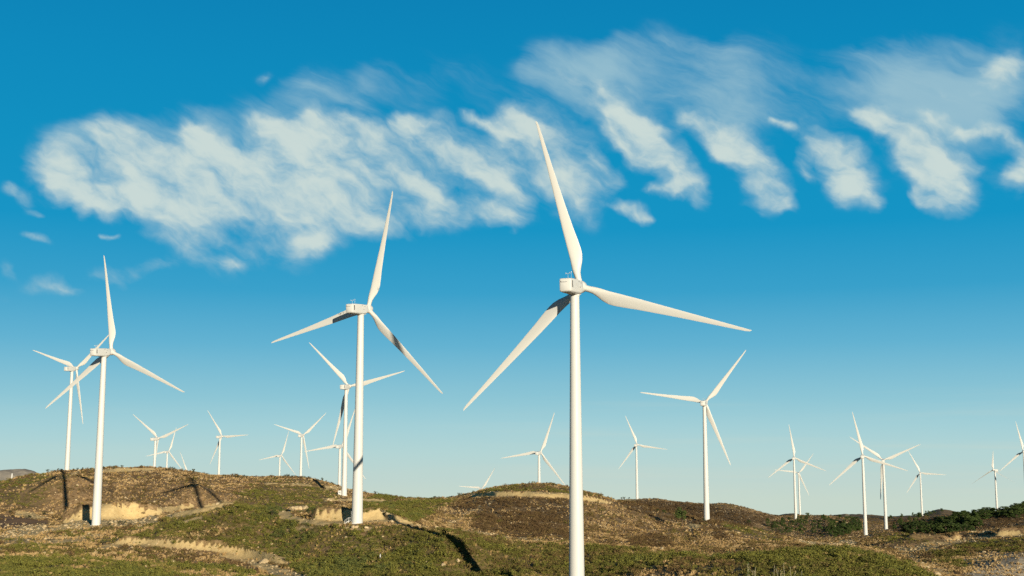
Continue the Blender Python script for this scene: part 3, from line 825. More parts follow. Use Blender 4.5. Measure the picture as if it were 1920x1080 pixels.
def build_scrub():
    near_c, far_c = candidates(309000, 118, 420), candidates(641000, 420, 1250)
    a, r, z = (np.concatenate([p, q]) for p, q in zip(near_c, far_c))
    bare, green, dark, brown = (zlook(G, a, r) for G in (BARE, GREEN, DARK, BROWN))
    x, y = np.sin(a) * r, np.cos(a) * r
    clump = fbm(x, y, 14, 3, 201); patch = fbm(x, y, 45, 2, 207)
    dens = 0.34 + 0.25 * clump + 0.15 * patch
    mott = fbm(x, y, 24, 3, 223)
    dens = np.where(green > .3, (0.72 * green + .5 * clump + .05) * (.35 + .8 * sstep(-.35, .12, mott)), dens)
    dens = np.maximum(dens, dark * (0.85 + .25 * clump)) * np.where((r > 640) & (green < .3) & (dark < .5), .6, 1.0)
    gap = sstep(-.30, .18, fbm(x, y, 4.6, 2, 211) + .25 * clump)
    dens *= .18 + 1.05 * gap
    dens *= (1 - 0.97 * sstep(.25, .6, bare)) * (1 - .93 * brown)
    dens *= np.where(r > 620, .50, 1.0) * np.where(r < 420, .62, 1.0)
    for (tx, ty, rad) in ((9.1,176.3,2.2),(-31.5,253.5,2.6),(-107.7,322.3,2.8),(74.7,477.6,2.5),(-69.3,512.5,3.2),(202.8,714.7,4),(243.7,811.6,4)):
        dens *= (np.hypot(x - tx, y - ty) > rad)
    k = rng.uniform(0, 1, len(a)) < dens
    a, r, z, x, y, green, dark, clump, patch, mott = (q[k] for q in (a, r, z, x, y, green, dark, clump, patch, mott))
    n = len(a)
    s = np.exp(rng.normal(0, .46, n)) * (0.38 + .15 * np.maximum(green, dark) + .09 * sstep(300, 500, r) + .08 * (r > 620))
    big = rng.uniform(0, 1, n) < .035
    s = np.where(big, s * 1.7, s)
    s = np.minimum(s, 1.5)
    tint = np.where(green > .45, np.where(x > -12, .57, .66) + .16 * patch[:] + .14 * clump + .42 * mott + rng.normal(0, .10, n), .30 + .16 * clump + .10 * patch + rng.normal(0, .10, n))
    tint = np.where((dark > .4) & (green < .5), .20 + rng.normal(0, .10, n) - .16 * (r > 640), tint)
    tint = np.where((green > .3) & (x < -25) & (r < 255), np.clip(tint, 0, 1) * .35 + .62, tint)
    scl = np.stack([s * rng.uniform(.85, 1.25, n), s * rng.uniform(.85, 1.25, n), s * rng.uniform(.7, 1.15, n)], 1)
    pos = np.stack([x, y, z - .03], 1)
    protos = [shrub_proto('scrub', 120, .105, random.uniform(.75, 1.1), M_SCRUB) for _ in range(7)]
    print('scrub', n)
    return scatter('scrub', 'low olive and brown scrub covering the hillsides', 'scrub', protos, pos, scl, rng.uniform(0, 6.28, n), np.clip(tint, 0, 1))
def build_straw():
    near_c, far_c = candidates(229000, 118, 420), candidates(526000, 420, 1150)
    a, r, z = (np.concatenate([p, q]) for p, q in zip(near_c, far_c))
    bare, green, dark, brown = (zlook(G, a, r) for G in (BARE, GREEN, DARK, BROWN))
    x, y = np.sin(a) * r, np.cos(a) * r
    clump = fbm(x, y, 10, 3, 301)
    patch = fbm(x, y, 14, 3, 201); gap = sstep(-.30, .18, fbm(x, y, 4.6, 2, 211) + .25 * patch)
    dens = 0.64 + .42 * clump
    dens = np.where(green > .3, np.where(r < 420, .62, .35) + .3 * clump, dens)
    dens = np.where(dark > .4, .12 + .2 * clump, dens)
    mott = fbm(x, y, 24, 3, 223)
    lush = green * sstep(-.60, -.15, mott)
    dens *= 1.35 - 1.0 * gap
    dens *= (1 - .95 * sstep(.3, .8, bare)) * (1 - .9 * brown)
    dens *= np.where(r > 620, .25, 1.0)
    k = rng.uniform(0, 1, len(a)) < dens
    a, r, z, x, y, clump, lush = (q[k] for q in (a, r, z, x, y, clump, lush))
    n = len(a); s = np.exp(rng.normal(0, .3, n)) * np.where(r < 420, .30, .38)
    scl = np.stack([s * 1.3, s * 1.3, s], 1)
    print('straw', n)
    return scatter('dry_grass', 'pale dry grass tufts between the shrubs', 'grass', [tuft_proto('straw', 28, M_STRAW) for _ in range(4)], np.stack([x, y, z], 1), scl, rng.uniform(0, 6.28, n), np.clip(np.where((lush > .3) & (rng.uniform(0, 1, n) < .85), .14 + .25 * clump + rng.normal(0, .08, n), .58 + .3 * clump + rng.normal(0, .12, n)), 0, 1))
def build_stones():
    a, r, z = candidates(480000, 118, 1000)
    bare, green = zlook(BARE, a, r), zlook(GREEN, a, r)
    x, y = np.sin(a) * r, np.cos(a) * r
    clump = fbm(x, y, 8, 3, 401)
    dens = sstep(.2, .6, bare) * .20 + .05 + .12 * np.maximum(clump, 0) * (1 - .7 * green)
    dens = np.where(green > .4, dens * .35, dens)
    k = rng.uniform(0, 1, len(a)) < dens
    a, r, z, x, y = (q[k] for q in (a, r, z, x, y))
    n = len(a); s = np.exp(rng.normal(0, .5, n)) * .15
    protos = []
    for q in range(5):
        b_ = MB(); rock_bm(b_, (0, 0, .15), 1, 500 + q, .75); protos.append(b_.mesh('stone', [M_ROCK]))
    print('stones', n)
    return scatter('loose_stones', 'pale stones and clods strewn over the bare earth', 'stones', protos, np.stack([x, y, z], 1), np.stack([s * 1.2, s, s], 1), rng.uniform(0, 6.28, n), np.zeros(n))
build_scrub(); build_straw(); build_stones()

# ------------------------------------------------------------------ individual plants, trees, rocks
def foliage_cloud(b_, lobes, n, size, m=0):
    wts = [l[3] ** 2 for l in lobes]
    for i in range(n):
        lx, ly, lz, lr = random.choices(lobes, wts)[0]
        d_ = Vector((random.gauss(0, 1), random.gauss(0, 1), random.gauss(.1, 1))).normalized()
        q = lr * random.uniform(.5, 1.02)
        card(b_, (lx + d_.x * q, ly + d_.y * q, lz + d_.z * q * .85), size, d_ + Vector((random.gauss(0, .6), random.gauss(0, .6), random.gauss(0, .6))), m)
def limb(b_, p, q, r0, r1, m=0): b_.tube(p, q, r0, r1, 7, m, False)
def pine_meshes(kind):
    crown, trunk = MB(), MB()
    h = 1.0
    limb(trunk, (0, 0, -.08), (.02, .01, .55), .035, .022); limb(trunk, (.02, .01, .55), (.0, .0, .85), .022, .008)
    lobes = []
    if kind == 'round':
        for k in range(16):
            t = random.uniform(0, 6.28); zz = random.uniform(.28, .86); rr_ = .34 * math.sqrt(max(.05, 1 - ((zz - .55) / .48) ** 2)) * random.uniform(.5, 1)
            lobes.append((rr_ * math.cos(t), rr_ * math.sin(t), zz, random.uniform(.13, .21)))
    else:
        for k in range(17):
            zz = random.uniform(.18, .93); t = random.uniform(0, 6.28); rr_ = .32 * (1.04 - zz) ** .6 * random.uniform(.4, 1)
            lobes.append((rr_ * math.cos(t), rr_ * math.sin(t), zz, random.uniform(.08, .16) * (1.15 - zz * .5)))
    for (lx, ly, lz, lr) in lobes[::2]: limb(trunk, (.01, 0, max(.15, lz - .15)), (lx * .8, ly * .8, lz), .012, .004)
    foliage_cloud(crown, lobes, 850, .042)
    return crown, trunk
def joined(crown, trunk, name, leaf):
    b_ = MB(); b_.add(crown.v, crown.f, 0); b_.add(trunk.v, trunk.f, 1)
    return b_.mesh(name, [leaf, M_BARK])
PINES = [joined(*pine_meshes(k), 'pine_tree', M_PINE) for k in ('round', 'cone', 'round', 'cone', 'round', 'cone')]
def ground_at(u, v, rmin=120):
    a, r = hit(u, v, rmin); x, y = math.sin(a) * r, math.cos(a) * r
    return x, y, height(x, y), r
def place(name, me, u, v, hpx, label, cat, group=None, rmin=120, wide=1.0, sink=0.05):
    x, y, z, r = ground_at(u, v, rmin)
    h = hpx * r / F
    o = link(name, me); o.location = (x, y, z - sink * h); o.rotation_euler = (0, 0, random.uniform(0, 6.28))
    w = wide * random.uniform(.9, 1.12); o.scale = (h * w, h * w, h)
    tag(o, label, cat, group)
    return o

# the round tree on the middle hill, with parts
cr, tr = pine_meshes('round')
x, y, z, r = ground_at(1279, 987)
rt = bpy.data.objects.new('round_tree', None); COL.objects.link(rt); rt.location = (x, y, z)
tag(rt, 'round dark green tree standing alone on the flank of the middle hill', 'tree')
h = 35 * r / F
for nm, b_, m_ in (('crown', cr, M_PINE), ('trunk', tr, M_BARK)):
    o = link(nm, b_.mesh(nm, [m_]), rt, Matrix.Diagonal((h * .95, h * .95, h, 1)))
place('bush', PINES[2], 1245, 964, 7, 'small bright green bush upslope of the round dark tree', 'bush', rmin=300, wide=1.5)
place('bush', PINES[0], 1232, 960, 5, 'low dark green bush near the crest upslope of the round tree', 'bush', rmin=300, wide=2.2)
place('bush', PINES[4], 1321, 978, 6, 'small green bush against the foot of the tower beside the round tree', 'bush', rmin=300, wide=1.2)
place('bush', PINES[2], 1404, 983, 7, 'dark bush on the slope right of the tower on the middle hill flank', 'bush', rmin=300, wide=1.4)

# pines on the right hand hills
def grove(poly, n, h, label, group, rl=(600, 1400), wide=1.0):
    xs = [p[0] for p in poly]; ys = [p[1] for p in poly]; k = 0; pts = []; tries = 0
    while k < n and tries < n * 80:
        tries += 1
        u = random.uniform(min(xs), max(xs)); v = random.uniform(min(ys), max(ys))
        if not inpoly(poly, np.array([u]), np.array([v]))[0]: continue
        x, y, z, r = ground_at(u, v, rl[0])
        if not (rl[0] < r < rl[1]): continue
        hh = random.uniform(*h)
        if any((x - a) ** 2 + (y - b2) ** 2 < (hh * .42) ** 2 for a, b2 in pts): continue
        pts.append((x, y)); k += 1
        o = link('pine_tree', random.choice(PINES)); o.location = (x, y, z - .05 * hh); o.rotation_euler = (0, 0, random.uniform(0, 6.28))
        w = wide * random.uniform(.85, 1.3); o.scale = (hh * w, hh * w, hh)
        tag(o, label, 'pine tree', group)
    print(group, k)
grove([(1425,985),(1470,979),(1520,978),(1545,988),(1535,1004),(1495,1006),(1440,997)], 40, (2.4, 5.2), 'young green pine scattered over the low wooded knoll', 'pines on the low wooded knoll')
grove([(1500,971),(1560,972),(1590,978),(1570,984),(1505,979)], 12, (2.5, 5.0), 'pine tree on the top of the low wooded knoll', 'pines along the top of the low knoll')
grove([(1540,1000),(1562,988),(1590,980),(1610,982),(1618,996),(1600,1005),(1560,1008)], 46, (3.4, 6.0), 'dark pine in the dense shaded grove left of the crossing pair of turbines', 'pines of the shaded grove', wide=1.55)
grove([(1690,1000),(1720,990),(1750,980),(1800,975),(1835,982),(1840,997),(1790,1004),(1730,1008)], 96, (3.4, 6.4), 'dark pine in the dense shaded wood right of the low mound', 'pines of the shaded wood', wide=1.75)
grove([(1785,972),(1830,965),(1880,960),(1920,953),(1932,970),(1925,976),(1850,974),(1800,978)], 74, (3.6, 6.8), 'pine tree on the long dark ridge under the parked turbine', 'pines of the long ridge', wide=1.7)
grove([(1668,974),(1690,968),(1725,968),(1750,962),(1765,957),(1772,960),(1740,972),(1700,978)], 18, (3.0, 5.5), 'small far pine on the distant slope below the pointed hill', 'pines on the distant slope', (1000, 2400))
grove([(1670,985),(1720,980),(1735,985),(1690,1000),(1672,998)], 14, (3.5, 6.0), 'pine tree in the shaded hollow behind the low mound', 'pines of the shaded hollow')
place('bush', PINES[2], 1565, 1011, 8, 'bright green bush in front of the shaded grove', 'bush', rmin=400, wide=1.2)
place('bush', PINES[0], 1540, 1006, 7, 'green bush left of the brightest bush before the shaded grove', 'bush', rmin=400, wide=1.3)

# bushes along the skyline of the left and middle hills
def bush_mesh(upright):
    crown, trunk = MB(), MB()
    lobes = []
    for k in range(8):
        t = random.uniform(0, 6.28); q = random.uniform(0, .42)
        lobes.append((q * math.cos(t), q * math.sin(t), random.uniform(.35, .8), random.uniform(.12, .24)))
    for (lx, ly, lz, lr) in lobes: limb(trunk, (0, 0, -.1), (lx, ly, lz), .03, .008)
    foliage_cloud(crown, lobes, 150 if upright else 210, .07)
    return joined(crown, trunk, 'bush', M_DRYLEAF)
BUSHES = [bush_mesh(k % 2) for k in range(6)]
SKY = [(89,884,7),(108,884,6),(114,885,6),(138,884,6),(146,883,6),(155,882,6),(171,884,7),(195,880,7),(213,880,6),(229,879,7),(265,878,5),(311,883,6),(318,883,7),(325,884,9),(362,889,10),
       (372,889,4),(420,894,5),(440,896,7),(446,896,6),(458,896,7),(463,897,5),(536,895,6),(541,896,8),(548,897,5),(580,899,7),(605,903,8),(612,905,4),(704,927,8),(714,929,5),(732,933,5),
       (815,937,8),(843,935,6),(862,932,9),(868,931,6),(887,924,6),(930,914,4),(945,913,4),(992,908,5)]
for k, (u, v, hp) in enumerate(SKY):
    left = u < 680
    place('bush', BUSHES[k % 6], u, v, hp, 'small dark bush on the skyline of the left hill' if left else 'small dark bush on the skyline of the saddle and middle hill', 'bush',
          'bushes on the left skyline' if left else 'bushes on the saddle skyline', 420, .95)
for (u, v, hp) in [(1143,934,5),(1150,935,4),(1166,935,5),(1171,935,6),(1180,935,4)]:
    place('bush', BUSHES[k % 6], u, v, hp, 'tiny dark bush on the far track by the saddle turbine', 'bush', 'bushes on the far track', 700, 1.2); k += 1
# darker bushes of the slopes one can pick out
for (u, v, hp, lab) in [(54,973,8,'dark round bush on the brown field beside the pale verge'),(20,963,7,'dark bush at the left end of the pale verge'),(82,967,8,'dark bush where the pale verge meets the hillside'),
                        (205,987,9,'green bush at the foot of the tower beside the earth mound'),(228,985,10,'largest green bush in front of the pale earth mound'),(510,968,12,'dark rounded bush left of the pale path by the stairs turbine'),
                        (585,965,13,'dark bush between the pale rock mass and the cut bank'),(195,1022,11,'grey green bush by the near end of the pale track'),(838,1011,11,'dark bush beside the long tower shadow'),
                        (292,1003,8,'dark bush on the olive slope above the pale track'),(560,984,7,'dark low bush on the pale path below the cut bank'),(1750,1009,8,'dark bush on the right shoulder of the low mound')]:
    place('bush', BUSHES[k % 6], u, v, hp, lab, 'bush', None, 120, 1.5); k += 1

# pale boulders
def boulder(u, v, wpx, hpx, label, seed, parts=1):
    x, y, z, r = ground_at(u, v); k = r / F
    b_ = MB(); rn = random.Random(seed)
    for q in range(parts):
        off = (q - (parts - 1) / 2) / max(parts, 1)
        rock_bm(b_, (off * wpx * k * .9, rn.uniform(-.3, .3), hpx * k * .35), max(wpx / parts, hpx) * k * .62 * rn.uniform(.8, 1.1), seed * 10 + q, .8 * hpx / max(wpx / parts, hpx))
    o = link('boulder', b_.mesh('boulder', [M_ROCK])); o.location = (x, y, z)
    tag(o, label, 'rock')
boulder(560, 956, 34, 9, 'long pale rock mass beside the path left of the cut bank', 3, 4)
boulder(302, 994, 5, 4, 'single pale boulder on the olive slope above the track', 5)
boulder(666, 991, 16, 7, 'pale rock in the grass left below the stairs turbine', 7, 2)
boulder(687, 991, 9, 5, 'pale rock in the grass right below the stairs turbine', 9)
boulder(1850, 1002, 14, 6, 'pale rock outcrop at the near end of the ochre road', 11, 3)
boulder(1825, 999, 12, 4, 'low pale rock outcrop left of the outcrop by the ochre road', 13, 2)
boulder(730, 975, 10, 6, 'pale rock at the right end of the cut bank', 15, 2)
boulder(345, 1001, 4, 3, 'small pale stone low on the olive slope above the track', 17)

# white marker post on the near slope
x, y, z, r = ground_at(713, 1049)
b_ = MB(); b_.box((0, 0, .4), (.16, .10, 1.0)); b_.add([(-.08, -.05, .9), (.08, -.05, .9), (.08, .05, .9), (-.08, .05, .9), (0, 0, 1.02)], [(0, 1, 4), (1, 2, 4), (2, 3, 4), (3, 0, 4)])
o = link('marker_post', b_.mesh('marker_post', [M_TOWER])); o.location = (x, y, z); tag(o, 'short white marker post in the scrub of the near slope', 'post')
# pale far tower on the left range
x, y, z, r = ground_at(22, 900, 1900)
b_ = MB(); b_.tube((0, 0, -2), (0, 0, 9.5), 1.6, 1.3, 14); b_.tube((0, 0, 9.5), (0, 0, 10.6), 1.7, 1.5, 14)
o = link('white_tower', b_.mesh('white_tower', [M_TOWER], True, 40)); o.location = (x, y, z); tag(o, 'tiny white tower on the grey range far at the left', 'tower')

# tall near plants whose tips rise into the picture at the lower edge
def weed_mesh(nst, hh):
    stem, leaf = MB(), MB()
    for s_ in range(nst):
        a_ = random.uniform(0, 6.28); q = random.uniform(0, .5); p = Vector((q * math.cos(a_), q * math.sin(a_), -.1))
        top = p + Vector((random.gauss(0, .18), random.gauss(0, .18), hh * random.uniform(.6, 1)))
        stem.tube(p, top, .014, .006, 5)
        for k in range(34):
            t = random.uniform(.2, 1.0); c0 = p.lerp(top, t)
            d_ = Vector((random.gauss(0, 1), random.gauss(0, 1), random.uniform(.3, 1.4))).normalized()
            side = d_.cross(Vector((0, 0, 1))).normalized() * random.uniform(.012, .025); e = c0 + d_ * random.uniform(.08, .2)
            leaf.add([c0 - side * .4, c0 + d_ * .06 + side, e, c0 + d_ * .06 - side], [(0, 1, 2, 3)])
    return leaf, stem
M_WEED = leaf_mat('weed_leaves', [(0.0, (0.07, 0.12, 0.025)), (0.6, (0.14, 0.16, 0.035)), (1.0, (0.42, 0.36, 0.20))], 0.9)
M_STEM, _n, _b = mat('pale_stem', .8); _b.inputs['Base Color'].default_value = (0.45, 0.38, 0.24, 1)
for (u, vt, dist, lab) in [(1398,1046,46,'tall leafy weed at the lower edge, leftmost of the near weeds'),(1432,1052,44,'tall leafy weed at the lower edge between the other near weeds'),(1472,1046,45,'tallest leafy weed at the lower edge, right of the others'),
                           (1500,1066,43,'short leafy weed at the lower edge, right end of the near weeds'),(1415,1062,42,'short leafy weed low among the near weeds at the lower edge'),(1450,1064,44,'pale stemmed short weed in the middle of the near weeds')]:
    a = az_of(u); x, y = math.sin(a) * dist, math.cos(a) * dist; z = height(x, y)
    top = slope_of(u, vt) * dist
    lf, stm = weed_mesh(9, max(.6, top - z))
    rt = bpy.data.objects.new('tall_weed', None); COL.objects.link(rt); rt.location = (x, y, z)
    tag(rt, lab, 'weed', 'near weeds at the lower edge')
    link('leaves', lf.mesh('leaves', [M_WEED]), rt); link('stem', stm.mesh('stem', [M_STEM]), rt)

# ------------------------------------------------------------------ sky
W = bpy.data.worlds.new('World'); S.world = W; W.use_nodes = True
nt = W.node_tree; nt.nodes.clear()
out = N(nt, 'ShaderNodeOutputWorld'); bg = N(nt, 'ShaderNodeBackground')
geo = N(nt, 'ShaderNodeTexCoord').outputs['Generated']
sp = N(nt, 'ShaderNodeSeparateXYZ'); nt.links.new(geo, sp.inputs[0])
el = math_(nt, 'ARCSINE', sp.outputs['Z']); azn = math_(nt, 'ARCTAN2', sp.outputs['X'], sp.outputs['Y'])
sky = N(nt, 'ShaderNodeTexSky', sky_type='NISHITA'); sky.sun_disc = False
sky.sun_elevation = math.radians(9.9); sky.sun_rotation = math.radians(157.4); sky.altitude = 400; sky.dust_density = 1.0; sky.ozone_density = 2.0
def lin(r, g, b_): return tuple((c / 255 / 12.92) if c / 255 <= .04045 else ((c / 255 + .055) / 1.055) ** 2.4 for c in (r, g, b_))
def el_of(v): return 8.1487 + math.degrees(math.atan((540 - v) / F))
EM = 45.0
stops = [(v, c) for v, c in [(935,(200,217,205)),(900,(192,215,209)),(850,(180,214,214)),(800,(163,208,216)),(750,(141,198,214)),(650,(97,178,210)),(550,(52,160,203)),(430,(8,148,197)),(300,(0,144,193)),(150,(0,138,189)),(0,(0,130,183))]]
st = [(max(0.0, (el_of(v) + 3) / (EM + 3)), lin(*c)) for v, c in stops] + [((30 + 3) / (EM + 3), lin(0, 70, 120)), (1.0, lin(0, 42, 84))]
fel = math_(nt, 'DIVIDE', math_(nt, 'ADD', math_(nt, 'MULTIPLY', el, 180 / math.pi), 3.0), EM + 3, clamp=True)
rampc = ramp(nt, fel, st)
skyc = mix(nt, 1.0, sky.outputs['Color'], (0.1, 0.1, 0.1), 'MULTIPLY')
base = mix(nt, 0.03, rampc, skyc)

# unseen sky round the sun: ramp dimmed plus faint sky texture, keeps shade dark blue
side = N(nt, 'ShaderNodeMapRange', interpolation_type='SMOOTHSTEP'); nt.links.new(math_(nt, 'ABSOLUTE', azn), side.inputs['Value'])
for k_, v_ in zip(('From Min', 'From Max', 'To Min', 'To Max'), (math.radians(40), math.radians(100), 0, 1)): side.inputs[k_].default_value = v_
back = mix(nt, 1.0, mix(nt, 1.0, rampc, (0.42, 0.42, 0.42), 'MULTIPLY'), mix(nt, 1.0, sky.outputs['Color'], (0.008, 0.008, 0.008), 'MULTIPLY'), 'ADD')
base = mix(nt, side.outputs['Result'], base, back)
# clouds: soft patches laid out by azimuth and elevation, frayed by noise
def vmath(op, a, b_=None, s=None):
    m = N(nt, 'ShaderNodeVectorMath', operation=op)
    for so, v in zip(m.inputs, (a, b_)):
        if v is None: continue
        if isinstance(v, bpy.types.NodeSocket): nt.links.new(v, so)
        else: so.default_value = v
    if s is not None: m.inputs['Scale'].default_value = s
    return m.outputs[0]
def vnoise_col(vec, scale, detail=3):
    n = N(nt, 'ShaderNodeTexNoise'); n.inputs['Scale'].default_value = scale; n.inputs['Detail'].default_value = detail
    nt.links.new(vec, n.inputs['Vector']); return n.outputs['Color']
def pxel(u, v):
    dd = ray(u, v); return math.atan2(dd[0], dd[1]), math.atan2(dd[2], math.hypot(dd[0], dd[1]))
def mrange(x, a, b_, c_, d_):
    m = N(nt, 'ShaderNodeMapRange', interpolation_type='SMOOTHSTEP'); nt.links.new(x, m.inputs['Value'])
    for k, v in zip(('From Min', 'From Max', 'To Min', 'To Max'), (a, b_, c_, d_)): m.inputs[k].default_value = v
    return m.outputs['Result']
def stretched(vec, ang, sx, sy):
    m1 = N(nt, 'ShaderNodeMapping'); m1.inputs['Rotation'].default_value = (0, 0, math.radians(ang)); nt.links.new(vec, m1.inputs['Vector'])
    m2 = N(nt, 'ShaderNodeMapping'); m2.inputs['Scale'].default_value = (sx, sy, 1); nt.links.new(m1.outputs['Vector'], m2.inputs['Vector'])
    return m2.outputs['Vector']
# every plume is a stroke: points (picture column, row, half width), strength; sampled into overlapping soft spots
PUFF = [([(78,306,24),(134,346,30),(215,368,30),(300,362,28)],.62),([(92,274,20),(161,272,28),(215,315,30)],.48),([(100,315,24),(170,322,28)],.36),
 ([(190,240,18),(231,271,28),(295,308,34),(376,348,38),(456,366,34)],1),([(346,246,18),(397,271,28),(456,317,36),(526,352,36),(607,382,30)],1),
 ([(464,224,16),(510,246,26),(564,283,34),(607,319,36),(660,365,34),(714,403,26)],1),([(576,217,16),(634,240,26),(687,266,30),(746,307,30),(784,341,26),(820,378,20)],.95),
 ([(754,224,14),(805,249,26),(859,278,34),(902,320,36),(934,370,32),(952,404,20)],1),
 ([(107,364,14),(242,383,18),(376,378,20),(483,400,20),(590,416,22),(671,436,22),(752,412,22),(859,401,20),(962,411,16)],.55),
 ([(260,335,55),(420,330,60),(600,345,60),(760,350,50),(880,350,40)],.18),
 ([(279,414,18),(345,426,24),(430,430,16)],.56),([(349,462,22),(403,480,24),(467,500,16)],.55),([(415,482,9),(470,500,8)],.45),([(467,443,16),(526,464,26),(601,480,20)],.58),([(300,400,16),(380,410,16)],.3),([(560,455,14),(620,450,18)],.5),
 ([(262,506,12),(325,488,12)],.5),([(50,530,13),(97,524,14),(150,547,10)],.5),([(170,517,12),(250,522,16)],.42),([(21,351,10),(48,362,13),(75,378,8)],.62),([(48,435,6),(97,448,6)],.6),([(177,442,4),(231,440,5)],.55),([(0,503,10),(21,511,8)],.4),([(0,562,8),(10,566,6)],.35),([(145,404,9),(150,396,8)],.7),([(60,396,5),(92,396,5)],.45),([(945,447,6),(965,446,5)],.4),([(488,142,7),(505,141,7)],.42),
 ([(868,214,8),(905,224,9),(940,238,12)],.75),([(958,240,28),(975,244,38),(1014,272,52),(1051,313,52),(1078,352,44),(1114,388,26)],1.05),([(940,330,20),(985,385,20),(960,425,14)],.4),([(1121,301,14),(1175,333,16),(1150,350,14)],.55),
 ([(1030,132,16),(1067,150,28),(1137,176,36),(1202,212,34),(1238,238,20)],.6),
 ([(1137,224,16),(1191,254,28),(1245,292,30),(1282,333,24),(1334,379,10)],1),([(1212,354,8),(1282,357,12)],.7),([(1160,250,12),(1200,300,14)],.4),([(1160,385,10),(1196,394,13),(1222,405,7)],.9),
 ([(1277,222,12),(1314,231,17),(1357,258,22),(1406,281,26),(1438,308,26),(1459,349,22),(1485,396,8)],1),([(1336,290,12),(1375,298,14)],.6),([(1406,340,20),(1424,382,20),(1455,392,10)],.7),
 ([(1445,228,6),(1475,236,8),(1500,248,10)],.7),([(1520,260,16),(1561,281,24),(1599,322,26),(1631,362,24),(1652,400,8)],1),([(1508,300,12),(1514,330,12),(1535,334,8)],.75),([(1572,350,18),(1600,380,18)],.7),
 ([(1606,206,14),(1642,231,20),(1685,254,26),(1738,277,32),(1781,305,32),(1806,344,28),(1790,378,20)],.95),([(1700,300,22),(1735,325,24),(1765,360,24)],.75),([(1715,350,9),(1735,384,12),(1770,388,14)],.55),
 ([(1797,250,8),(1846,246,11),(1900,262,12),(1926,282,12)],.8),([(1740,222,10),(1790,230,10)],.4),([(1900,330,20),(1916,310,22),(1918,355,20)],.9),([(1862,122,20),(1889,110,24),(1922,120,26)],.75),([(1840,160,22),(1890,165,26)],.45),([(1640,165,26),(1740,185,32),(1840,190,32),(1920,185,32)],.3)]
VEIL = [([(552,166,22),(600,174,32),(680,196,26)],.75),([(684,138,18),(752,172,34),(805,204,22)],.6),([(805,138,22),(859,145,30),(923,182,24)],.38),([(470,200,20),(545,200,26),(620,212,20)],.42),([(100,252,14),(215,240,20),(349,225,20),(470,224,20)],.5),
 ([(170,300,40),(330,300,50),(520,310,60),(700,330,60),(880,330,50)],.34),
 ([(1000,125,24),(1080,145,42),(1160,180,46),(1225,220,36)],.95),([(1105,104,20),(1191,108,32),(1282,136,40),(1363,176,40),(1420,222,30)],.74),([(1137,90,16),(1228,80,22),(1336,72,26),(1443,88,28),(1510,130,26)],.2),([(1336,134,34),(1443,156,44),(1530,190,36)],.42),
 ([(1610,150,40),(1712,168,56),(1819,176,56),(1920,170,56)],1.05),([(1640,205,30),(1760,215,34),(1900,215,36)],.55),([(1560,225,24),(1600,250,22)],.35),([(1280,200,26),(1340,235,28),(1410,270,22)],.4),([(1480,220,22),(1560,260,26)],.35),([(1650,120,30),(1760,128,30)],.22),
 ([(960,200,40),(1030,230,44),(1120,300,44)],.38),([(1440,300,34),(1470,370,26)],.3),([(1560,300,30),(1620,350,26)],.25)]
def spots(lst, vec, wide, gain, span):
    acc = None; cnt = 0
    for pts, amp in lst:
        P_ = np.array(pts, float)
        seg = np.hypot(np.diff(P_[:, 0]), np.diff(P_[:, 1])); cum = np.concatenate([[0], np.cumsum(seg)])
        t = 0.0
        while t <= cum[-1]:
            x, y, h = (np.interp(t, cum, P_[:, k]) for k in range(3)); t0 = t; t += h * 1.15
            R = h * wide * 1.15 + 32
            if x + R < span[0] or x - R > span[1]: continue
            x0, y0 = (np.interp(max(t0 - 3, 0), cum, P_[:, k]) for k in range(2)); x1, y1 = (np.interp(min(t0 + 3, cum[-1]), cum, P_[:, k]) for k in range(2))
            ang = math.atan2(y1 - y0, x1 - x0); ca, ce = pxel(x, y)
            mp = N(nt, 'ShaderNodeMapping', vector_type='TEXTURE')
            mp.inputs['Location'].default_value = (ca, ce, 0); mp.inputs['Rotation'].default_value = (0, 0, -ang); mp.inputs['Scale'].default_value = (h * wide * 1.15 / F, h * wide / F, 1)
            nt.links.new(vec, mp.inputs['Vector'])
            gr = N(nt, 'ShaderNodeTexGradient', gradient_type='SPHERICAL'); nt.links.new(mp.outputs['Vector'], gr.inputs['Vector'])
            k = amp * gain; cnt += 1
            acc = math_(nt, 'MULTIPLY', gr.outputs['Fac'], k) if acc is None else math_(nt, 'MULTIPLY_ADD', gr.outputs['Fac'], k, acc)
    return acc
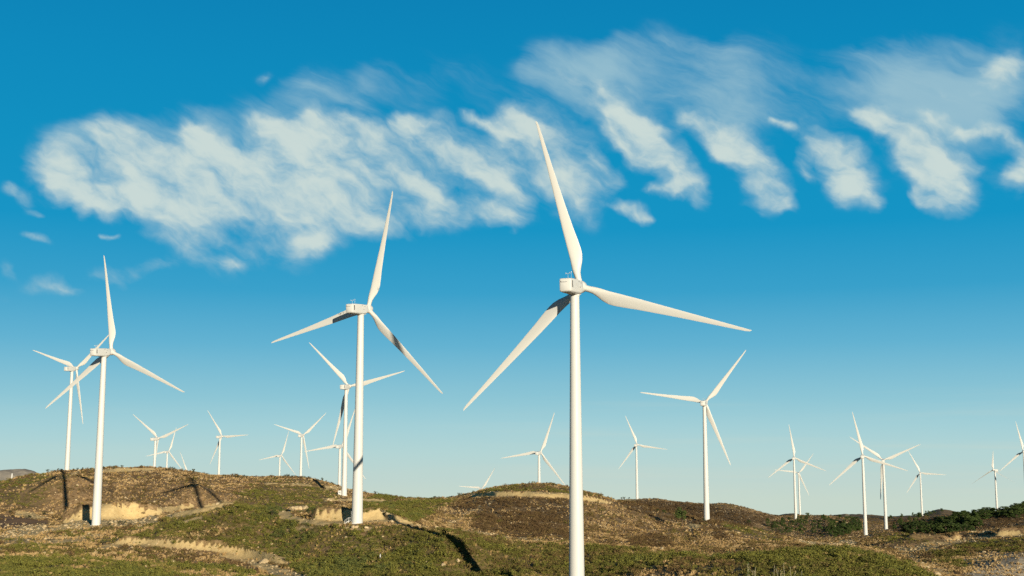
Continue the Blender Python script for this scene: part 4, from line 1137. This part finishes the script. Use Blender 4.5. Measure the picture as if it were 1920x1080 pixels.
def cloud_sky(span):
    """sky with the clouds of one sector of azimuth (sectors only keep the node trees short)"""
    global nt
    main, nt = nt, bpy.data.node_groups.new('cloud_sector', 'ShaderNodeTree')
    nt.interface.new_socket('Direction', in_out='INPUT', socket_type='NodeSocketVector'); nt.interface.new_socket('Sky', in_out='INPUT', socket_type='NodeSocketColor')
    nt.interface.new_socket('Background', in_out='OUTPUT', socket_type='NodeSocketShader')
    gi_ = N(nt, 'NodeGroupInput'); go_ = N(nt, 'NodeGroupOutput')
    sp_ = N(nt, 'ShaderNodeSeparateXYZ'); nt.links.new(gi_.outputs[0], sp_.inputs[0])
    cvn = N(nt, 'ShaderNodeCombineXYZ'); nt.links.new(math_(nt, 'ARCTAN2', sp_.outputs['X'], sp_.outputs['Y']), cvn.inputs[0]); nt.links.new(math_(nt, 'ARCSINE', sp_.outputs['Z']), cvn.inputs[1])
    cv = cvn.outputs[0]
    w1 = vmath('SCALE', vmath('SUBTRACT', vnoise_col(cv, 22, 3), (.5, .5, .5)), None, 0.024)
    w2 = vmath('SCALE', vmath('SUBTRACT', vnoise_col(cv, 75, 3), (.5, .5, .5)), None, 0.007)
    pv2 = vmath('ADD', cv, w1); pv = vmath('ADD', pv2, w2)
    fb1 = noise(nt, stretched(pv, 30, 19, 46), 1.0, 7, 0.52, 0.0)
    fb2 = noise(nt, stretched(pv, 12, 80, 140), 1.0, 6, 0.58)
    fb = math_(nt, 'ADD', math_(nt, 'MULTIPLY', fb1, .82), math_(nt, 'MULTIPLY', fb2, .18))
    Sp = math_(nt, 'MINIMUM', spots(PUFF, pv, 2.2, 0.53, span), 1.15)
    dp = math_(nt, 'MULTIPLY_ADD', math_(nt, 'SUBTRACT', fb, 0.5), 2.5, Sp)
    puff = math_(nt, 'MULTIPLY', mrange(dp, .10, 1.40, 0, .95), mrange(Sp, .0, .5, 0, 1))
    fv = noise(nt, stretched(pv2, 24, 10, 42), 1.0, 7, 0.6, 0.3)
    Sv = math_(nt, 'MINIMUM', spots(VEIL, pv2, 2.4, 0.33, span), 1.2)
    veil = math_(nt, 'MULTIPLY', mrange(math_(nt, 'MULTIPLY_ADD', math_(nt, 'SUBTRACT', fv, 0.5), 1.6, Sv), .06, 1.25, 0, .86), mrange(Sv, .0, .4, 0, 1))
    cov = math_(nt, 'SUBTRACT', 1.0, math_(nt, 'MULTIPLY', math_(nt, 'SUBTRACT', 1.0, puff), math_(nt, 'SUBTRACT', 1.0, veil)))
    cc = mix(nt, mrange(dp, .5, 1.4, 0, 1), lin(156, 194, 208), lin(205, 220, 215))
    b_ = N(nt, 'ShaderNodeBackground'); nt.links.new(mix(nt, cov, gi_.outputs[1], cc), b_.inputs['Color'])
    nt.links.new(b_.outputs[0], go_.inputs[0])
    tree, nt = nt, main
    gn = N(nt, 'ShaderNodeGroup'); gn.node_tree = tree; nt.links.new(geo, gn.inputs[0]); nt.links.new(base, gn.inputs[1])
    return gn.outputs[0]
# faint low streaks near the horizon
mp3 = N(nt, 'ShaderNodeMapping'); mp3.inputs['Scale'].default_value = (3.0, 60, 1)
cv0 = N(nt, 'ShaderNodeCombineXYZ'); nt.links.new(azn, cv0.inputs[0]); nt.links.new(el, cv0.inputs[1]); nt.links.new(cv0.outputs[0], mp3.inputs['Vector'])
lowf = math_(nt, 'MULTIPLY', mrange(noise(nt, mp3.outputs['Vector'], 1.0, 5, .55), .45, .8, 0, .34), math_(nt, 'MULTIPLY', mrange(el, .075, .02, 0, 1), mrange(azn, -.10, .15, .25, 1)))
base = mix(nt, lowf, base, lin(212, 216, 198))
nt.links.new(base, bg.inputs['Color'])
def pick(fac, a, b_):
    m = N(nt, 'ShaderNodeMixShader'); nt.links.new(fac, m.inputs[0]); nt.links.new(a, m.inputs[1]); nt.links.new(b_, m.inputs[2]); return m.outputs[0]
edges = [-300, 420, 780, 1130, 1500, 2220]
sh = None
for k in range(len(edges) - 1):
    cs = cloud_sky((edges[k], edges[k + 1]))
    sh = cs if sh is None else pick(math_(nt, 'GREATER_THAN', azn, az_of(edges[k], 300)), sh, cs)
inband = math_(nt, 'MULTIPLY', math_(nt, 'MULTIPLY', math_(nt, 'GREATER_THAN', el, math.radians(el_of(620))), math_(nt, 'LESS_THAN', el, math.radians(23.5))), math_(nt, 'LESS_THAN', math_(nt, 'ABSOLUTE', azn), math.radians(30)))
nt.links.new(pick(inband, bg.outputs[0], sh), out.inputs['Surface'])
W.cycles.sampling_method = 'MANUAL'; W.cycles.sample_map_resolution = 512

# ------------------------------------------------------------------ sun, camera, render
sd = bpy.data.lights.new('sun', 'SUN'); sd.energy = 5.0; sd.angle = math.radians(0.42); sd.color = (1.0, 0.905, 0.73)
so = bpy.data.objects.new('sun', sd); COL.objects.link(so)
so.rotation_euler = Vector(D_SUN).to_track_quat('-Z', 'Y').to_euler(); so.location = (0, 0, 120)
cd = bpy.data.cameras.new('camera'); cd.sensor_width = 36; cd.lens = 36 * F / 1920; cd.clip_end = 60000; cd.clip_start = .1
co = bpy.data.objects.new('camera', cd); COL.objects.link(co); co.rotation_euler = (math.pi / 2 + PITCH, 0, 0)
S.camera = co
S.view_settings.view_transform = 'Standard'; S.view_settings.look = 'None'; S.view_settings.exposure = 0; S.view_settings.gamma = 1
S.cycles.use_denoising = False
S.cycles.max_bounces = 4; S.cycles.diffuse_bounces = 2; S.cycles.transparent_max_bounces = 4
S.render.film_transparent = False
# report how well the skyline sits (printed only)
sky_v = V[:, :].min(axis=1)
for uq in (0, 125, 290, 460, 600, 750, 880, 1000, 1100, 1200, 1290, 1400, 1500, 1640, 1766, 1850):
    i = int(np.searchsorted(AZ, az_of(uq))); ok = (Y[i] > 20) & (RR < 5000)
    print('skyline', uq, round(float(V[i][ok].min()), 1))
